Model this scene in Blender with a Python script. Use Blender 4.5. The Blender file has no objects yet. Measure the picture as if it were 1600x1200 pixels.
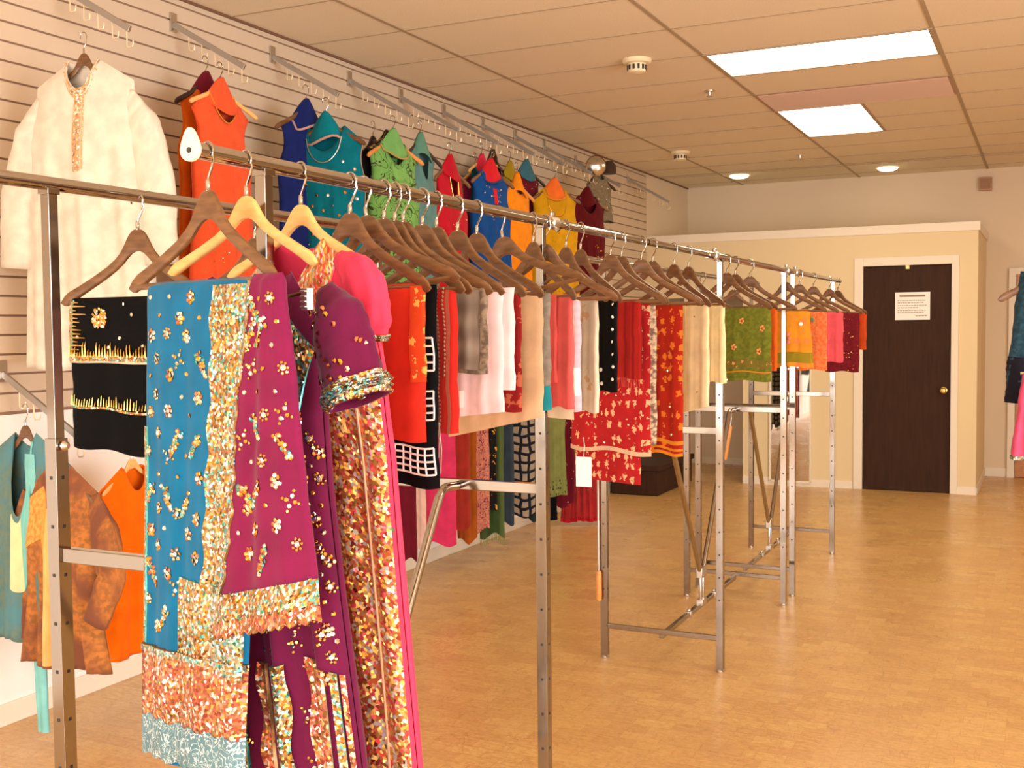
import bpy, bmesh, math, random
from mathutils import Vector, Matrix
random.seed(7)
PI = math.pi
SC = bpy.context.scene
COL = SC.collection
# ------------------------------------------------------------------ camera, light, exposure
CAM = Vector((3.62, 0.0, 1.513))
YAW, PIT, ROL, FPX = -0.4505, -0.0495, -0.0098, 1733.5
fw = Vector((math.sin(YAW)*math.cos(PIT), math.cos(YAW)*math.cos(PIT), math.sin(PIT)))
r0 = Vector((math.cos(YAW), -math.sin(YAW), 0)); u0 = r0.cross(fw)
RT = math.cos(ROL)*r0 + math.sin(ROL)*u0
UP = -math.sin(ROL)*r0 + math.cos(ROL)*u0
cd = bpy.data.cameras.new('camera'); cam = bpy.data.objects.new('camera', cd); COL.objects.link(cam)
m = Matrix((RT, UP, -fw)).transposed().to_4x4(); m.translation = CAM
cam.matrix_world = m
cd.sensor_width = 36; cd.lens = FPX/1600*36; cd.clip_start = .05; cd.clip_end = 100
SC.camera = cam
vs = SC.view_settings
vs.view_transform = 'Standard'; vs.look = 'None'; vs.gamma = 1; vs.use_curve_mapping = False
vs.exposure = 0.12
W = bpy.data.worlds.new('world'); SC.world = W; W.use_nodes = True
W.node_tree.nodes['Background'].inputs[0].default_value = (.9, .85, .8, 1)
W.node_tree.nodes['Background'].inputs[1].default_value = .35
def area(name, loc, rot, sx, sy, power, color):
    l = bpy.data.lights.new(name, 'AREA'); l.shape = 'RECTANGLE'; l.size = sx; l.size_y = sy
    l.energy = power; l.color = color
    o = bpy.data.objects.new(name, l); COL.objects.link(o); o.location = loc; o.rotation_euler = rot
    return o
# daylight entering through the shop window behind the photographer
area('window_daylight', (3.2, -3.15, 1.40), (PI/2, 0, 0), 6.2, 2.1, 330, (.98, .94, .90))
# added cool fill from the unseen right side, lifting the lower left wall
area('side_fill_light', (7.95, 1.2, 1.25), (PI/2, 0, PI/2), 4.4, 1.9, 330, (.94, .95, 1.0))

# pixel of the photograph -> point in the room on the plane axis = val
def at(axis, val, u, v):
    d = RT*((u-800)/FPX) + UP*((600-v)/FPX) + fw
    t = (val-CAM[axis])/d[axis]
    return CAM + d*t
def proj(P):
    q = P-CAM; c = q.dot(fw)
    return (800+FPX*q.dot(RT)/c, 600-FPX*q.dot(UP)/c)
# ------------------------------------------------------------------ materials
def srgb(r, g, b):
    f = lambda c: ((c/255)/12.92 if c/255 <= .04045 else ((c/255+.055)/1.055)**2.4)
    return (f(r), f(g), f(b), 1)
class NT:
    def __init__(s, name):
        s.m = bpy.data.materials.new(name); s.m.use_nodes = True
        s.t = s.m.node_tree; s.n = s.t.nodes; s.b = s.n['Principled BSDF']
    def new(s, typ, **kw):
        n = s.n.new(typ)
        for k, v in kw.items():
            if k in n.inputs: n.inputs[k].default_value = v
            else: setattr(n, k, v)
        return n
    def link(s, a, b): s.t.links.new(a, b)
    def mix(s, fac, a, b, typ='MIX'):
        n = s.n.new('ShaderNodeMix'); n.data_type = 'RGBA'; n.blend_type = typ
        for i, v in ((0, fac), (6, a), (7, b)):
            if hasattr(v, 'node'): s.link(v, n.inputs[i])
            elif v is not None: n.inputs[i].default_value = v
        return n.outputs[2]
    def math(s, op, a, b=None):
        n = s.n.new('ShaderNodeMath'); n.operation = op
        for i, v in ((0, a), (1, b)):
            if v is None: continue
            if hasattr(v, 'node'): s.link(v, n.inputs[i])
            else: n.inputs[i].default_value = v
        return n.outputs[0]
    def ramp(s, fac, stops, const=False):
        n = s.n.new('ShaderNodeValToRGB'); e = n.color_ramp.elements
        if const: n.color_ramp.interpolation = 'CONSTANT'
        while len(e) < len(stops): e.new(.5)
        for i, (p, c) in enumerate(stops): e[i].position = p; e[i].color = c
        s.link(fac, n.inputs[0]); return n.outputs[0]
    def uv(s, sx=1, sy=1):
        c = s.n.new('ShaderNodeTexCoord'); mp = s.n.new('ShaderNodeMapping')
        mp.inputs['Scale'].default_value = (sx, sy, 1); s.link(c.outputs['UV'], mp.inputs['Vector']); return mp.outputs[0]
    def objc(s, sx=1, sy=1, sz=1):
        c = s.n.new('ShaderNodeTexCoord'); mp = s.n.new('ShaderNodeMapping')
        mp.inputs['Scale'].default_value = (sx, sy, sz); s.link(c.outputs['Object'], mp.inputs['Vector']); return mp.outputs[0]
    def bump(s, h, strength=.3, dist=.002):
        n = s.new('ShaderNodeBump', Strength=strength, Distance=dist); s.link(h, n.inputs['Height'])
        s.link(n.outputs[0], s.b.inputs['Normal'])
    def base(s, c):
        if hasattr(c, 'node'): s.link(c, s.b.inputs['Base Color'])
        else: s.b.inputs['Base Color'].default_value = c
def simple(name, c, rough=.6, metal=0, spec=.5):
    a = NT(name); a.base(c); a.b.inputs['Roughness'].default_value = rough; a.b.inputs['Metallic'].default_value = metal
    a.b.inputs['Specular IOR Level'].default_value = spec
    return a.m
def weave(a, strength=.25, scale=900):
    n = a.new('ShaderNodeTexNoise', Scale=scale, Detail=1.0); a.link(a.uv(), n.inputs['Vector'])
    a.bump(n.outputs[0], strength, .001)
def cloth(name, c, pat=None, c2=None, c3=None, sc=1, rough=.85, sheen=.06, alpha=1):
    a = NT(name); b = a.b; b.inputs['Roughness'].default_value = rough
    b.inputs['Sheen Weight'].default_value = sheen; b.inputs['Specular IOR Level'].default_value = .12
    base = None
    nz = a.new('ShaderNodeTexNoise', Scale=14.0, Detail=3.0); a.link(a.uv(), nz.inputs['Vector'])
    dk = (c[0]*.82, c[1]*.82, c[2]*.82, 1)
    col = a.mix(a.ramp(nz.outputs[0], [(.35, (0, 0, 0, 1)), (.65, (1, 1, 1, 1))]), c, dk)
    if pat == 'dots':
        v = a.new('ShaderNodeTexVoronoi', Scale=26.0*sc); v.inputs['Randomness'].default_value = .35; a.link(a.uv(), v.inputs['Vector'])
        col = a.mix(a.math('LESS_THAN', v.outputs['Distance'], .17), col, c2)
    elif pat == 'brocade':
        v = a.new('ShaderNodeTexVoronoi', Scale=30.0*sc); v.inputs['Randomness'].default_value = .5; a.link(a.uv(1, .75), v.inputs['Vector'])
        n = a.new('ShaderNodeTexNoise', Scale=95.0*sc, Detail=2.0); a.link(a.uv(), n.inputs['Vector'])
        d = a.math('ADD', v.outputs['Distance'], a.math('MULTIPLY', a.math('SUBTRACT', n.outputs[0], .5), .9))
        col = a.mix(a.math('LESS_THAN', d, .3), col, c2)
        if c3: 
            v2 = a.new('ShaderNodeTexVoronoi', Scale=14.0*sc); a.link(a.uv(), v2.inputs['Vector'])
            col = a.mix(a.math('LESS_THAN', v2.outputs['Distance'], .15), col, c3)
    elif pat == 'scales':
        v = a.new('ShaderNodeTexVoronoi', Scale=22.0*sc, feature='DISTANCE_TO_EDGE'); v.inputs['Randomness'].default_value = .25; a.link(a.uv(), v.inputs['Vector'])
        n = a.new('ShaderNodeTexNoise', Scale=12.0, Detail=2.0); a.link(a.uv(), n.inputs['Vector'])
        inner = a.mix(n.outputs[0], c2, c3 or c2)
        col = a.mix(a.math('LESS_THAN', v.outputs['Distance'], .16), inner, c)
    elif pat == 'vine':
        n = a.new('ShaderNodeTexNoise', Scale=26.0*sc, Detail=1.0); n.inputs['Distortion'].default_value = 1.6; a.link(a.uv(), n.inputs['Vector'])
        d = a.math('ABSOLUTE', a.math('SUBTRACT', n.outputs[0], .5))
        col = a.mix(a.math('LESS_THAN', d, .028), col, c2)
    elif pat == 'plaid':
        sp = a.new('ShaderNodeSeparateXYZ'); a.link(a.uv(), sp.inputs[0])
        f = None
        for ax, fr in ((0, 20*sc), (1, 22*sc)):
            w = a.math('SINE', a.math('MULTIPLY', sp.outputs[ax], fr*6.283)); w = a.math('ADD', a.math('MULTIPLY', w, .5), .5)
            f = w if f is None else a.math('MULTIPLY', a.math('ADD', f, w), .5)
        col = a.mix(f, col, c2)
    elif pat == 'stripes':
        sp = a.new('ShaderNodeSeparateXYZ'); a.link(a.uv(), sp.inputs[0])
        w = a.math('FRACT', a.math('MULTIPLY', sp.outputs[0], 34.0*sc))
        col = a.mix(a.math('LESS_THAN', w, .28), col, c2)
    elif pat == 'mottle':
        n = a.new('ShaderNodeTexNoise', Scale=60.0*sc, Detail=4.0); a.link(a.uv(), n.inputs['Vector'])
        n2 = a.new('ShaderNodeTexNoise', Scale=7.0*sc, Detail=2.0); a.link(a.uv(), n2.inputs['Vector'])
        col = a.mix(a.ramp(n.outputs[0], [(.42, (0, 0, 0, 1)), (.58, (1, 1, 1, 1))]), col, c2)
        if c3: col = a.mix(a.ramp(n2.outputs[0], [(.45, (0, 0, 0, 1)), (.6, (1, 1, 1, 1))]), col, c3)
    elif pat == 'ombre':
        sp = a.new('ShaderNodeSeparateXYZ'); a.link(a.uv(), sp.inputs[0])
        n = a.new('ShaderNodeTexNoise', Scale=9.0, Detail=2.0); a.link(a.uv(1, .1), n.inputs['Vector'])
        f = a.math('ADD', a.math('MULTIPLY', sp.outputs[0], 6.0*sc), n.outputs[0])
        f = a.math('FRACT', f)
        col = a.mix(a.ramp(f, [(.2, (0, 0, 0, 1)), (.5, (1, 1, 1, 1)), (.9, (0, 0, 0, 1))]), col, c2)
    a.base(col); weave(a)
    if alpha < 1:
        b.inputs['Alpha'].default_value = alpha
    return a.m
def sequined(name, cols, scale=170, metal=.85, gaps=None):
    """tightly sewn sequins: every voronoi cell is one sequin with its own colour and tilt"""
    a = NT(name); b = a.b
    b.inputs['Metallic'].default_value = metal; b.inputs['Roughness'].default_value = .22
    v = a.new('ShaderNodeTexVoronoi', Scale=float(scale)); a.link(a.uv(), v.inputs['Vector'])
    sp = a.new('ShaderNodeSeparateColor'); a.link(v.outputs['Color'], sp.inputs[0])
    st = [(i/len(cols), c) for i, c in enumerate(cols)]
    col = a.ramp(sp.outputs[0], st, True)
    a.base(col)
    g = a.n.new('ShaderNodeNewGeometry')
    sub = a.n.new('ShaderNodeVectorMath'); sub.operation = 'SUBTRACT'; a.link(v.outputs['Color'], sub.inputs[0]); sub.inputs[1].default_value = (.5, .5, .5)
    sc = a.n.new('ShaderNodeVectorMath'); sc.operation = 'SCALE'; a.link(sub.outputs[0], sc.inputs[0]); sc.inputs['Scale'].default_value = 1.25
    ad = a.n.new('ShaderNodeVectorMath'); ad.operation = 'ADD'; a.link(g.outputs['Normal'], ad.inputs[0]); a.link(sc.outputs[0], ad.inputs[1])
    no = a.n.new('ShaderNodeVectorMath'); no.operation = 'NORMALIZE'; a.link(ad.outputs[0], no.inputs[0])
    a.link(no.outputs[0], b.inputs['Normal'])
    return a.m

GOLD = srgb(222, 170, 84); COPPER = srgb(205, 130, 96); SILVER = srgb(235, 232, 225); TEALM = srgb(90, 190, 190)
BRONZE = srgb(150, 110, 70); AQUA = srgb(160, 205, 205); REDM = srgb(190, 50, 40); GREENM = srgb(50, 130, 80)
M = {}
M['chrome'] = simple('chrome', (.44, .41, .375, 1), .07, 1)
M['post'] = simple('chrome_post', (.33, .295, .26, 1), .12, 1)
M['satin'] = simple('satin_steel', (.62, .58, .52, 1), .3, 1)
M['blackm'] = simple('black_plastic', (.02, .018, .02, 1), .45)
M['cream_plastic'] = simple('cream_plastic', srgb(240, 222, 185), .4)
M['gold'] = simple('gold_bead', GOLD, .18, 1); M['silver'] = simple('silver_bead', SILVER, .12, 1)
M['copper'] = simple('copper_bead', COPPER, .2, 1); M['tealb'] = simple('aqua_bead', TEALM, .15, .9)
M['bronze'] = simple('bronze_bead', BRONZE, .25, 1); M['greenb'] = simple('green_bead', GREENM, .15, .6)
M['redb'] = simple('red_bead', srgb(210, 60, 20), .1, .3)
M['whiteb'] = simple('white_bead', srgb(245, 240, 235), .35)
M['goldseq'] = sequined('gold_sequins', [GOLD, COPPER, SILVER, GOLD, BRONZE, TEALM, GOLD, SILVER], 210)
M['silverseq'] = sequined('silver_sequins', [SILVER, AQUA, GOLD, SILVER, TEALM, BRONZE, AQUA], 210)
M['copperseq'] = sequined('copper_sequins', [COPPER, srgb(190, 90, 80), GOLD, COPPER, SILVER, BRONZE, srgb(190, 90, 70)], 190, .6)
M['pinkseq'] = sequined('pink_gold_sequins', [srgb(240, 110, 90), GOLD, srgb(244, 130, 80), SILVER, COPPER, srgb(232, 80, 90), srgb(236, 190, 120), GOLD], 170, .5)
M['paper'] = simple('paper', srgb(248, 246, 242), .7)
# walls
def wallmat(name, c):
    a = NT(name); a.b.inputs['Roughness'].default_value = .75
    n = a.new('ShaderNodeTexNoise', Scale=120.0, Detail=2.0); a.link(a.objc(), n.inputs['Vector'])
    n2 = a.new('ShaderNodeTexNoise', Scale=.8, Detail=2.0); a.link(a.objc(), n2.inputs['Vector'])
    a.base(a.mix(n2.outputs[0], c, (c[0]*.94, c[1]*.93, c[2]*.92, 1))); a.bump(n.outputs[0], .12, .002); return a.m
M['wall'] = wallmat('wall_paint', srgb(232, 212, 184))
M['wallwarm'] = wallmat('partition_paint', srgb(232, 212, 170))
M['slat'] = wallmat('slatwall_laminate', srgb(212, 192, 166))
M['groove'] = simple('slatwall_groove', srgb(150, 116, 92), .8)
M['trim'] = simple('white_trim', srgb(238, 226, 206), .5)
def ceilmat():
    a = NT('ceiling_tile'); a.b.inputs['Roughness'].default_value = .95
    n = a.new('ShaderNodeTexNoise', Scale=220.0, Detail=3.0); a.link(a.objc(), n.inputs['Vector'])
    n2 = a.new('ShaderNodeTexNoise', Scale=1.2, Detail=2.0); a.link(a.objc(), n2.inputs['Vector'])
    c = srgb(240, 226, 200)
    col = a.mix(n2.outputs[0], c, srgb(234, 218, 190))
    a.base(a.mix(a.ramp(n.outputs[0], [(.3, (0, 0, 0, 1)), (.6, (1, 1, 1, 1))]), srgb(218, 202, 174), col)); a.bump(n.outputs[0], .3, .003); return a.m
M['ceil'] = ceilmat()
M['tbar'] = simple('ceiling_grid_paint', srgb(172, 150, 120), .7)
def floormat():
    a = NT('vinyl_floor'); a.b.inputs['Roughness'].default_value = .27; a.b.inputs['Specular IOR Level'].default_value = .5
    b = a.n.new('ShaderNodeTexBrick'); b.offset = .5; b.inputs['Scale'].default_value = 1.0
    b.inputs['Brick Width'].default_value = .152; b.inputs['Row Height'].default_value = .076; b.inputs['Mortar Size'].default_value = .0015
    b.inputs['Color1'].default_value = (.35, .35, .35, 1); b.inputs['Color2'].default_value = (.75, .75, .75, 1); b.inputs['Mortar'].default_value = (.2, .2, .2, 1)
    a.link(a.objc(), b.inputs['Vector'])
    n = a.new('ShaderNodeTexNoise', Scale=26.0, Detail=6.0); n.inputs['Roughness'].default_value = .7; a.link(a.objc(1, 2.4, 1), n.inputs['Vector'])
    n2 = a.new('ShaderNodeTexNoise', Scale=1.6, Detail=3.0); a.link(a.objc(), n2.inputs['Vector'])
    col = a.mix(a.ramp(n.outputs[0], [(.32, (0, 0, 0, 1)), (.68, (1, 1, 1, 1))]), srgb(190, 146, 88), srgb(224, 182, 120))
    col = a.mix(.36, col, b.outputs[0], 'OVERLAY')
    n3 = a.new('ShaderNodeTexNoise', Scale=70.0, Detail=3.0); a.link(a.objc(1, 2, 1), n3.inputs['Vector'])
    col = a.mix(a.math('MULTIPLY', a.math('LESS_THAN', n3.outputs[0], .42), .28), col, srgb(168, 118, 66))
    col = a.mix(a.math('MULTIPLY', n2.outputs[0], .35), col, srgb(196, 154, 100))
    v = a.new('ShaderNodeTexNoise', Scale=3.2, Detail=6.0); v.inputs['Distortion'].default_value = 1.2; a.link(a.objc(3, 1, 1), v.inputs['Vector'])
    d = a.math('ABSOLUTE', a.math('SUBTRACT', v.outputs[0], .5))
    col = a.mix(a.math('MULTIPLY', a.math('LESS_THAN', d, .004), .35), col, srgb(140, 95, 55))
    a.base(col)
    rr = a.ramp(n2.outputs[0], [(.3, (.22, .22, .22, 1)), (.7, (.36, .36, .36, 1))]); a.link(rr, a.b.inputs['Roughness'])
    a.bump(n.outputs[0], .08, .002); return a.m
M['floor'] = floormat()
def woodmat(name, c1, c2, sc=1, rough=.35):
    a = NT(name); a.b.inputs['Roughness'].default_value = rough
    n = a.new('ShaderNodeTexNoise', Scale=16.0*sc, Detail=5.0); a.link(a.objc(1, 6, 6), n.inputs['Vector'])
    a.base(a.mix(a.ramp(n.outputs[0], [(.35, (0, 0, 0, 1)), (.65, (1, 1, 1, 1))]), c1, c2)); return a.m
M['hwood'] = woodmat('dark_hanger_wood', srgb(94, 62, 36), srgb(122, 84, 50), 1, .33)
M['hlight'] = woodmat('light_hanger_wood', srgb(228, 174, 100), srgb(240, 192, 122), 1, .4)
M['hblack'] = simple('black_hanger_plastic', srgb(50, 32, 28), .35)
M['horange'] = woodmat('orange_hanger_wood', srgb(205, 130, 60), srgb(220, 150, 75), 1, .4)
def doormat_():
    a = NT('walnut_door'); a.b.inputs['Roughness'].default_value = .65; a.b.inputs['Specular IOR Level'].default_value = .2
    n = a.new('ShaderNodeTexNoise', Scale=7.0, Detail=6.0); a.link(a.objc(6, 6, .7), n.inputs['Vector'])
    a.base(a.mix(n.outputs[0], srgb(40, 22, 14), srgb(72, 44, 27))); return a.m
M['door'] = doormat_()
M['oak'] = woodmat('orange_oak', srgb(176, 110, 52), srgb(196, 130, 66))
def emis(name, c, s):
    a = NT(name); a.b.inputs['Emission Color'].default_value = c; a.b.inputs['Emission Strength'].default_value = s; a.base((.9, .9, .9, 1)); return a.m
M['panel'] = emis('lit_diffuser', (1, .85, .60, 1), 12)
M['down'] = emis('lit_downlight', (1, .8, .5, 1), 9)
# ------------------------------------------------------------------ mesh helpers
class MB:
    def __init__(s): s.v = []; s.f = []; s.mi = []; s.uv = []
    def add(s, verts, faces, mi=0, uvs=None):
        o = len(s.v); s.v += [tuple(p) for p in verts]
        for f in faces:
            s.f.append(tuple(i+o for i in f)); s.mi.append(mi)
            s.uv.append([uvs[i] for i in f] if uvs else None)
    def box(s, c, d, mi=0, rot=None):
        x, y, z = d[0]/2, d[1]/2, d[2]/2
        vs = [Vector((a*x, b*y, e*z)) for a in (-1, 1) for b in (-1, 1) for e in (-1, 1)]
        if rot: vs = [rot @ p for p in vs]
        vs = [p+Vector(c) for p in vs]
        s.add(vs, [(0, 1, 3, 2), (4, 6, 7, 5), (0, 4, 5, 1), (2, 3, 7, 6), (0, 2, 6, 4), (1, 5, 7, 3)], mi,
              [(v[0]+v[1], v[2]) for v in vs])
    def bbox(s, a, b, mi=0): s.box([(p+q)/2 for p, q in zip(a, b)], [abs(q-p) for p, q in zip(a, b)], mi)
    def tube(s, pts, r, n=10, mi=0, caps=True, square=False):
        pts = [Vector(p) for p in pts]; rings = []; L = len(pts)
        if square: n = 4
        prev = None
        for i, p in enumerate(pts):
            t = (pts[min(i+1, L-1)]-pts[max(i-1, 0)]).normalized()
            if prev is None:
                up = Vector((0, 0, 1)) if abs(t.z) < .9 else Vector((0, 1, 0)); a = t.cross(up).normalized()
            else: a = (prev - t*prev.dot(t)).normalized()
            prev = a; b = t.cross(a)
            rr = r[i] if isinstance(r, (list, tuple)) else r
            o = PI/4 if square else 0; k = math.sqrt(2) if square else 1
            rings.append([p + (a*math.cos(2*PI*j/n+o)+b*math.sin(2*PI*j/n+o))*rr*k for j in range(n)])
        vs = [q for R in rings for q in R]; fs = []
        for i in range(L-1):
            for j in range(n):
                fs.append((i*n+j, i*n+(j+1) % n, (i+1)*n+(j+1) % n, (i+1)*n+j))
        if caps: fs += [tuple(range(n-1, -1, -1)), tuple((L-1)*n+j for j in range(n))]
        s.add(vs, fs, mi, [(q[0]*3+q[1]*3, q[2]) for q in vs])
    def lathe(s, prof, c=(0, 0, 0), n=16, mi=0, axis='z', caps=True):
        vs = []; fs = []; L = len(prof)
        for r, h in prof:
            for j in range(n):
                a = 2*PI*j/n; x, y = r*math.cos(a), r*math.sin(a)
                p = (x, y, h) if axis == 'z' else ((h, x, y) if axis == 'x' else (x, h, y))
                vs.append((p[0]+c[0], p[1]+c[1], p[2]+c[2]))
        for i in range(L-1):
            for j in range(n): fs.append((i*n+j, i*n+(j+1) % n, (i+1)*n+(j+1) % n, (i+1)*n+j))
        if caps: fs += [tuple(range(n)), tuple((L-1)*n+j for j in range(n))]
        s.add(vs, fs, mi)
    def grid(s, P, nu, nv, mi=0, UV=None, closed=False):
        """P[i][j], i along u"""
        vs = [P[i][j] for i in range(nu) for j in range(nv)]
        uv = [UV[i][j] for i in range(nu) for j in range(nv)] if UV else None
        fs = []
        for i in range(nu if closed else nu-1):
            for j in range(nv-1):
                a = i*nv+j; b = ((i+1) % nu)*nv+j
                fs.append((a, b, b+1, a+1))
        s.add(vs, fs, mi, uv)
    def build(s, name, mats, parent=None, smooth=True, bevel=0, solid=0, merge=False, auto=40):
        me = bpy.data.meshes.new(name); me.from_pydata([tuple(p) for p in s.v], [], s.f); 
        if not isinstance(mats, (list, tuple)): mats = [mats]
        for mt in mats: me.materials.append(mt)
        me.polygons.foreach_set('material_index', s.mi)
        if any(u for u in s.uv):
            l = me.uv_layers.new(name='UVMap'); k = 0; data = []
            for f, u in zip(s.f, s.uv):
                for q in range(len(f)): data += list(u[q]) if u else [0, 0]
            l.data.foreach_set('uv', data)
        bm = bmesh.new(); bm.from_mesh(me)
        if merge: bmesh.ops.remove_doubles(bm, verts=bm.verts, dist=1e-5)
        bmesh.ops.recalc_face_normals(bm, faces=bm.faces)
        if smooth:
            for f in bm.faces: f.smooth = True
            for e in bm.edges:
                if len(e.link_faces) == 2 and e.calc_face_angle(0) > math.radians(auto): e.smooth = False
        bm.to_mesh(me); bm.free()
        o = bpy.data.objects.new(name, me); COL.objects.link(o)
        if parent: o.parent = parent
        if bevel:
            b = o.modifiers.new('bevel', 'BEVEL'); b.width = bevel; b.segments = 2; b.limit_method = 'ANGLE'
        if solid:
            b = o.modifiers.new('solid', 'SOLIDIFY'); b.thickness = solid; b.offset = 0
        return o
def thing(name, label, cat, loc=(0, 0, 0), rz=0, group=None, ry=0):
    o = bpy.data.objects.new(name, None); COL.objects.link(o); o.empty_display_size = .05
    o.location = loc; o.rotation_euler = (0, ry, rz); o['label'] = label; o['category'] = cat
    if group: o['group'] = group
    return o
def tag(o, label, cat, group=None):
    o['label'] = label; o['category'] = cat
    if group: o['group'] = group
    return o
def struct(o): o['kind'] = 'structure'; return o
def noise1(x, sd):
    return math.sin(x*1.7+sd)*.5+math.sin(x*3.1+sd*2.3)*.3+math.sin(x*6.3+sd*1.1)*.2
# ------------------------------------------------------------------ the room
XR, YB, YF, H = 8.0, 12.0, -3.2, 3.05
b = MB(); b.bbox((-.1, YF-.1, -.06), (XR+.1, YB+.1, 0)); struct(b.build('floor', M['floor'], smooth=False))
b = MB(); b.bbox((-.1, YF-.1, H), (XR+.1, YB+.1, H+.08)); struct(b.build('ceiling', M['ceil'], smooth=False))
SLY1 = 10.60
b = MB(); b.bbox((-.12, YF, 0), (-.018, SLY1, H)); b.bbox((-.018, YF, 0), (0, SLY1, 1.20)); struct(b.build('wall_left', wallmat('white_wall_paint', srgb(251, 247, 240)), smooth=False))
b = MB(); b.bbox((-.12, SLY1, 0), (0, YB, H)); struct(b.build('wall_left', M['wall'], smooth=False))
# slatwall panels: real slats with grooves between
z = 1.213; k = 0
sl = MB(); gv = MB()
gv.bbox((-.018, YF, 1.2), (-.010, SLY1, H-.01))
while z < H:
    zt = min(z+.0665, H-.006)
    sl.bbox((-.012, YF, z), (0.0, SLY1, zt)); z += .0751
struct(gv.build('trim_1', M['groove'], smooth=False)); struct(sl.build('trim_2', M['slat'], smooth=False))
b = MB(); b.bbox((-.01, YF, H-.012), (.012, YB, H-.0005)); struct(b.build('trim_3', simple('ceiling_edge', srgb(120, 85, 62), .7), smooth=False))
b = MB(); b.bbox((0, YF, 0), (.012, YB, .085)); struct(b.build('baseboard_left', M['trim'], bevel=.003, smooth=False))
b = MB(); b.bbox((-.1, YB, 0), (XR+.1, YB+.1, H)); struct(b.build('wall_back', M['wall'], smooth=False))
b = MB(); b.bbox((XR, YF, 0), (XR+.1, -1.1, H)); b.bbox((XR, 3.5, 0), (XR+.1, YB, H)); b.bbox((XR, -1.1, 2.3), (XR+.1, 3.5, H)); b.bbox((XR, -1.1, 0), (XR+.1, 3.5, .25)); struct(b.build('wall_right', M['wall'], smooth=False))  # unseen opening cut to go with the added side fill
# front wall with shop window openings
b = MB()
b.bbox((-.1, YF-.1, 0), (.7, YF, H)); b.bbox((6.5, YF-.1, 0), (XR+.1, YF, H)); b.bbox((.7, YF-.1, 2.7), (6.5, YF, H)); b.bbox((.7, YF-.1, 0), (6.5, YF, .4))
struct(b.build('wall_front', M['wall'], smooth=False))
# partition block with changing-room opening and door
PY = 10.6
b = MB()
b.bbox((.97, PY, 0), (2.03, PY+.11, 2.34)); b.bbox((2.87, PY, 0), (3.055, PY+.11, 2.34)); b.bbox((2.03, PY, 2.09), (2.87, PY+.11, 2.34))
b.bbox((.0, PY, 1.8), (.97, PY+.11, 2.34)); b.bbox((2.945, PY+.11, 0), (3.055, YB, 2.34)); b.bbox((.97, PY+.11, 0), (1.05, YB, 2.34))
struct(b.build('wall_partition', M['wallwarm'], smooth=False))
b = MB(); b.bbox((0, PY-.012, 2.34), (3.07, YB, 2.42)); struct(b.build('trim_4', M['trim'], bevel=.003, smooth=False))
b = MB(); b.bbox((.97, PY-.012, 0), (2.0, PY, .07)); b.bbox((2.9, PY-.012, 0), (3.067, PY, .07)); b.bbox((3.055, PY-.012, 0), (3.067, YB, .07)); b.bbox((0.0, YB-.012, 0), (.97, YB, .07)); b.bbox((3.067, YB-.012, 0), (3.27, YB, .085))
struct(b.build('baseboard_back', M['trim'], smooth=False))
b = MB(); b.bbox((2.005, PY-.018, 0), (2.083, PY, 2.13)); b.bbox((2.84, PY-.018, 0), (2.9, PY, 2.13)); b.bbox((2.083, PY-.018, 2.053), (2.84, PY, 2.13))
b.bbox((2.03, PY, 0), (2.083, PY+.11, 2.09)); b.bbox((2.84, PY, 0), (2.87, PY+.11, 2.09)); b.bbox((2.083, PY, 2.053), (2.84, PY+.11, 2.09))
struct(b.build('trim_5', M['trim'], bevel=.003, smooth=False))
b = MB(); b.bbox((2.086, PY+.012, .006), (2.837, PY+.052, 2.05)); dr = struct(b.build('door_1', M['door'], bevel=.002, smooth=False))
b = MB(); b.lathe([(.031, 0), (.031, -.006), (.012, -.012), (.011, -.035), (.026, -.048), (.029, -.06), (.02, -.07), (.0, -.072)], (2.779, PY+.012, .927), 20, 0, 'y')
b.build('door_knob', simple('brass', srgb(200, 160, 90), .25, 1), dr)
b = MB(); b.bbox((2.452, PY-.004, 2.02), (2.482, PY+.012, 2.056)); b.build('door_catch', simple('brass_catch', srgb(210, 180, 120), .35, 1), dr)
b = MB(); b.bbox((2.362, PY+.006, 1.56), (2.66, PY+.0115, 1.81)); sg = b.build('door_notice', M['paper'], smooth=False)
tag(sg, 'white paper notice with lines of small print on the dark brown door', 'notice')
b = MB()
b.bbox((2.40, PY+.0048, 1.768), (2.62, PY+.0058, 1.785))
for k, (w_, z_) in enumerate([(.24, 1.735), (.22, 1.715), (.25, 1.69), (.19, 1.67), (.24, 1.645), (.22, 1.625), (.1, 1.595)]):
    x0 = 2.385 if k < 6 else 2.54
    x = x0
    while x < x0+w_-.01:
        ww = random.uniform(.008, .024); b.bbox((x, PY+.0050, z_-.003), (min(x+ww, x0+w_), PY+.0058, z_+.003)); x += ww+.006
b.build('print', simple('grey_print', srgb(150, 125, 110), .8), sg, smooth=False)['kind'] = 'stuff'
# oak door on the back wall at right
b = MB(); b.bbox((3.335, YB-.04, .005), (4.2, YB-.005, 2.0)); struct(b.build('door_2', M['oak'], smooth=False))
b = MB(); b.bbox((3.265, YB-.05, 0), (3.33, YB, 2.06)); b.bbox((3.33, YB-.05, 2.0), (4.27, YB, 2.06)); b.bbox((4.2, YB-.05, 0), (4.27, YB, 2.0)); struct(b.build('trim_6', M['trim'], smooth=False))
# ceiling grid
b = MB(); bx0, by0 = .618, 4.968
x = bx0
while x < XR: b.bbox((x-.011, YF, H-.004), (x+.011, YB, H)); x += 1.22
y = by0-.61*13
while y < YB-.3: b.bbox((0.012, y-.0055, H-.0035), (XR, y+.0055, H)); y += .61
struct(b.build('trim_7', M['tbar'], smooth=False))
b = MB(); b.bbox((0.012, 10.95, H-.006), (XR, 10.965, H)); struct(b.build('trim_8', M['tbar'], smooth=False))
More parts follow.
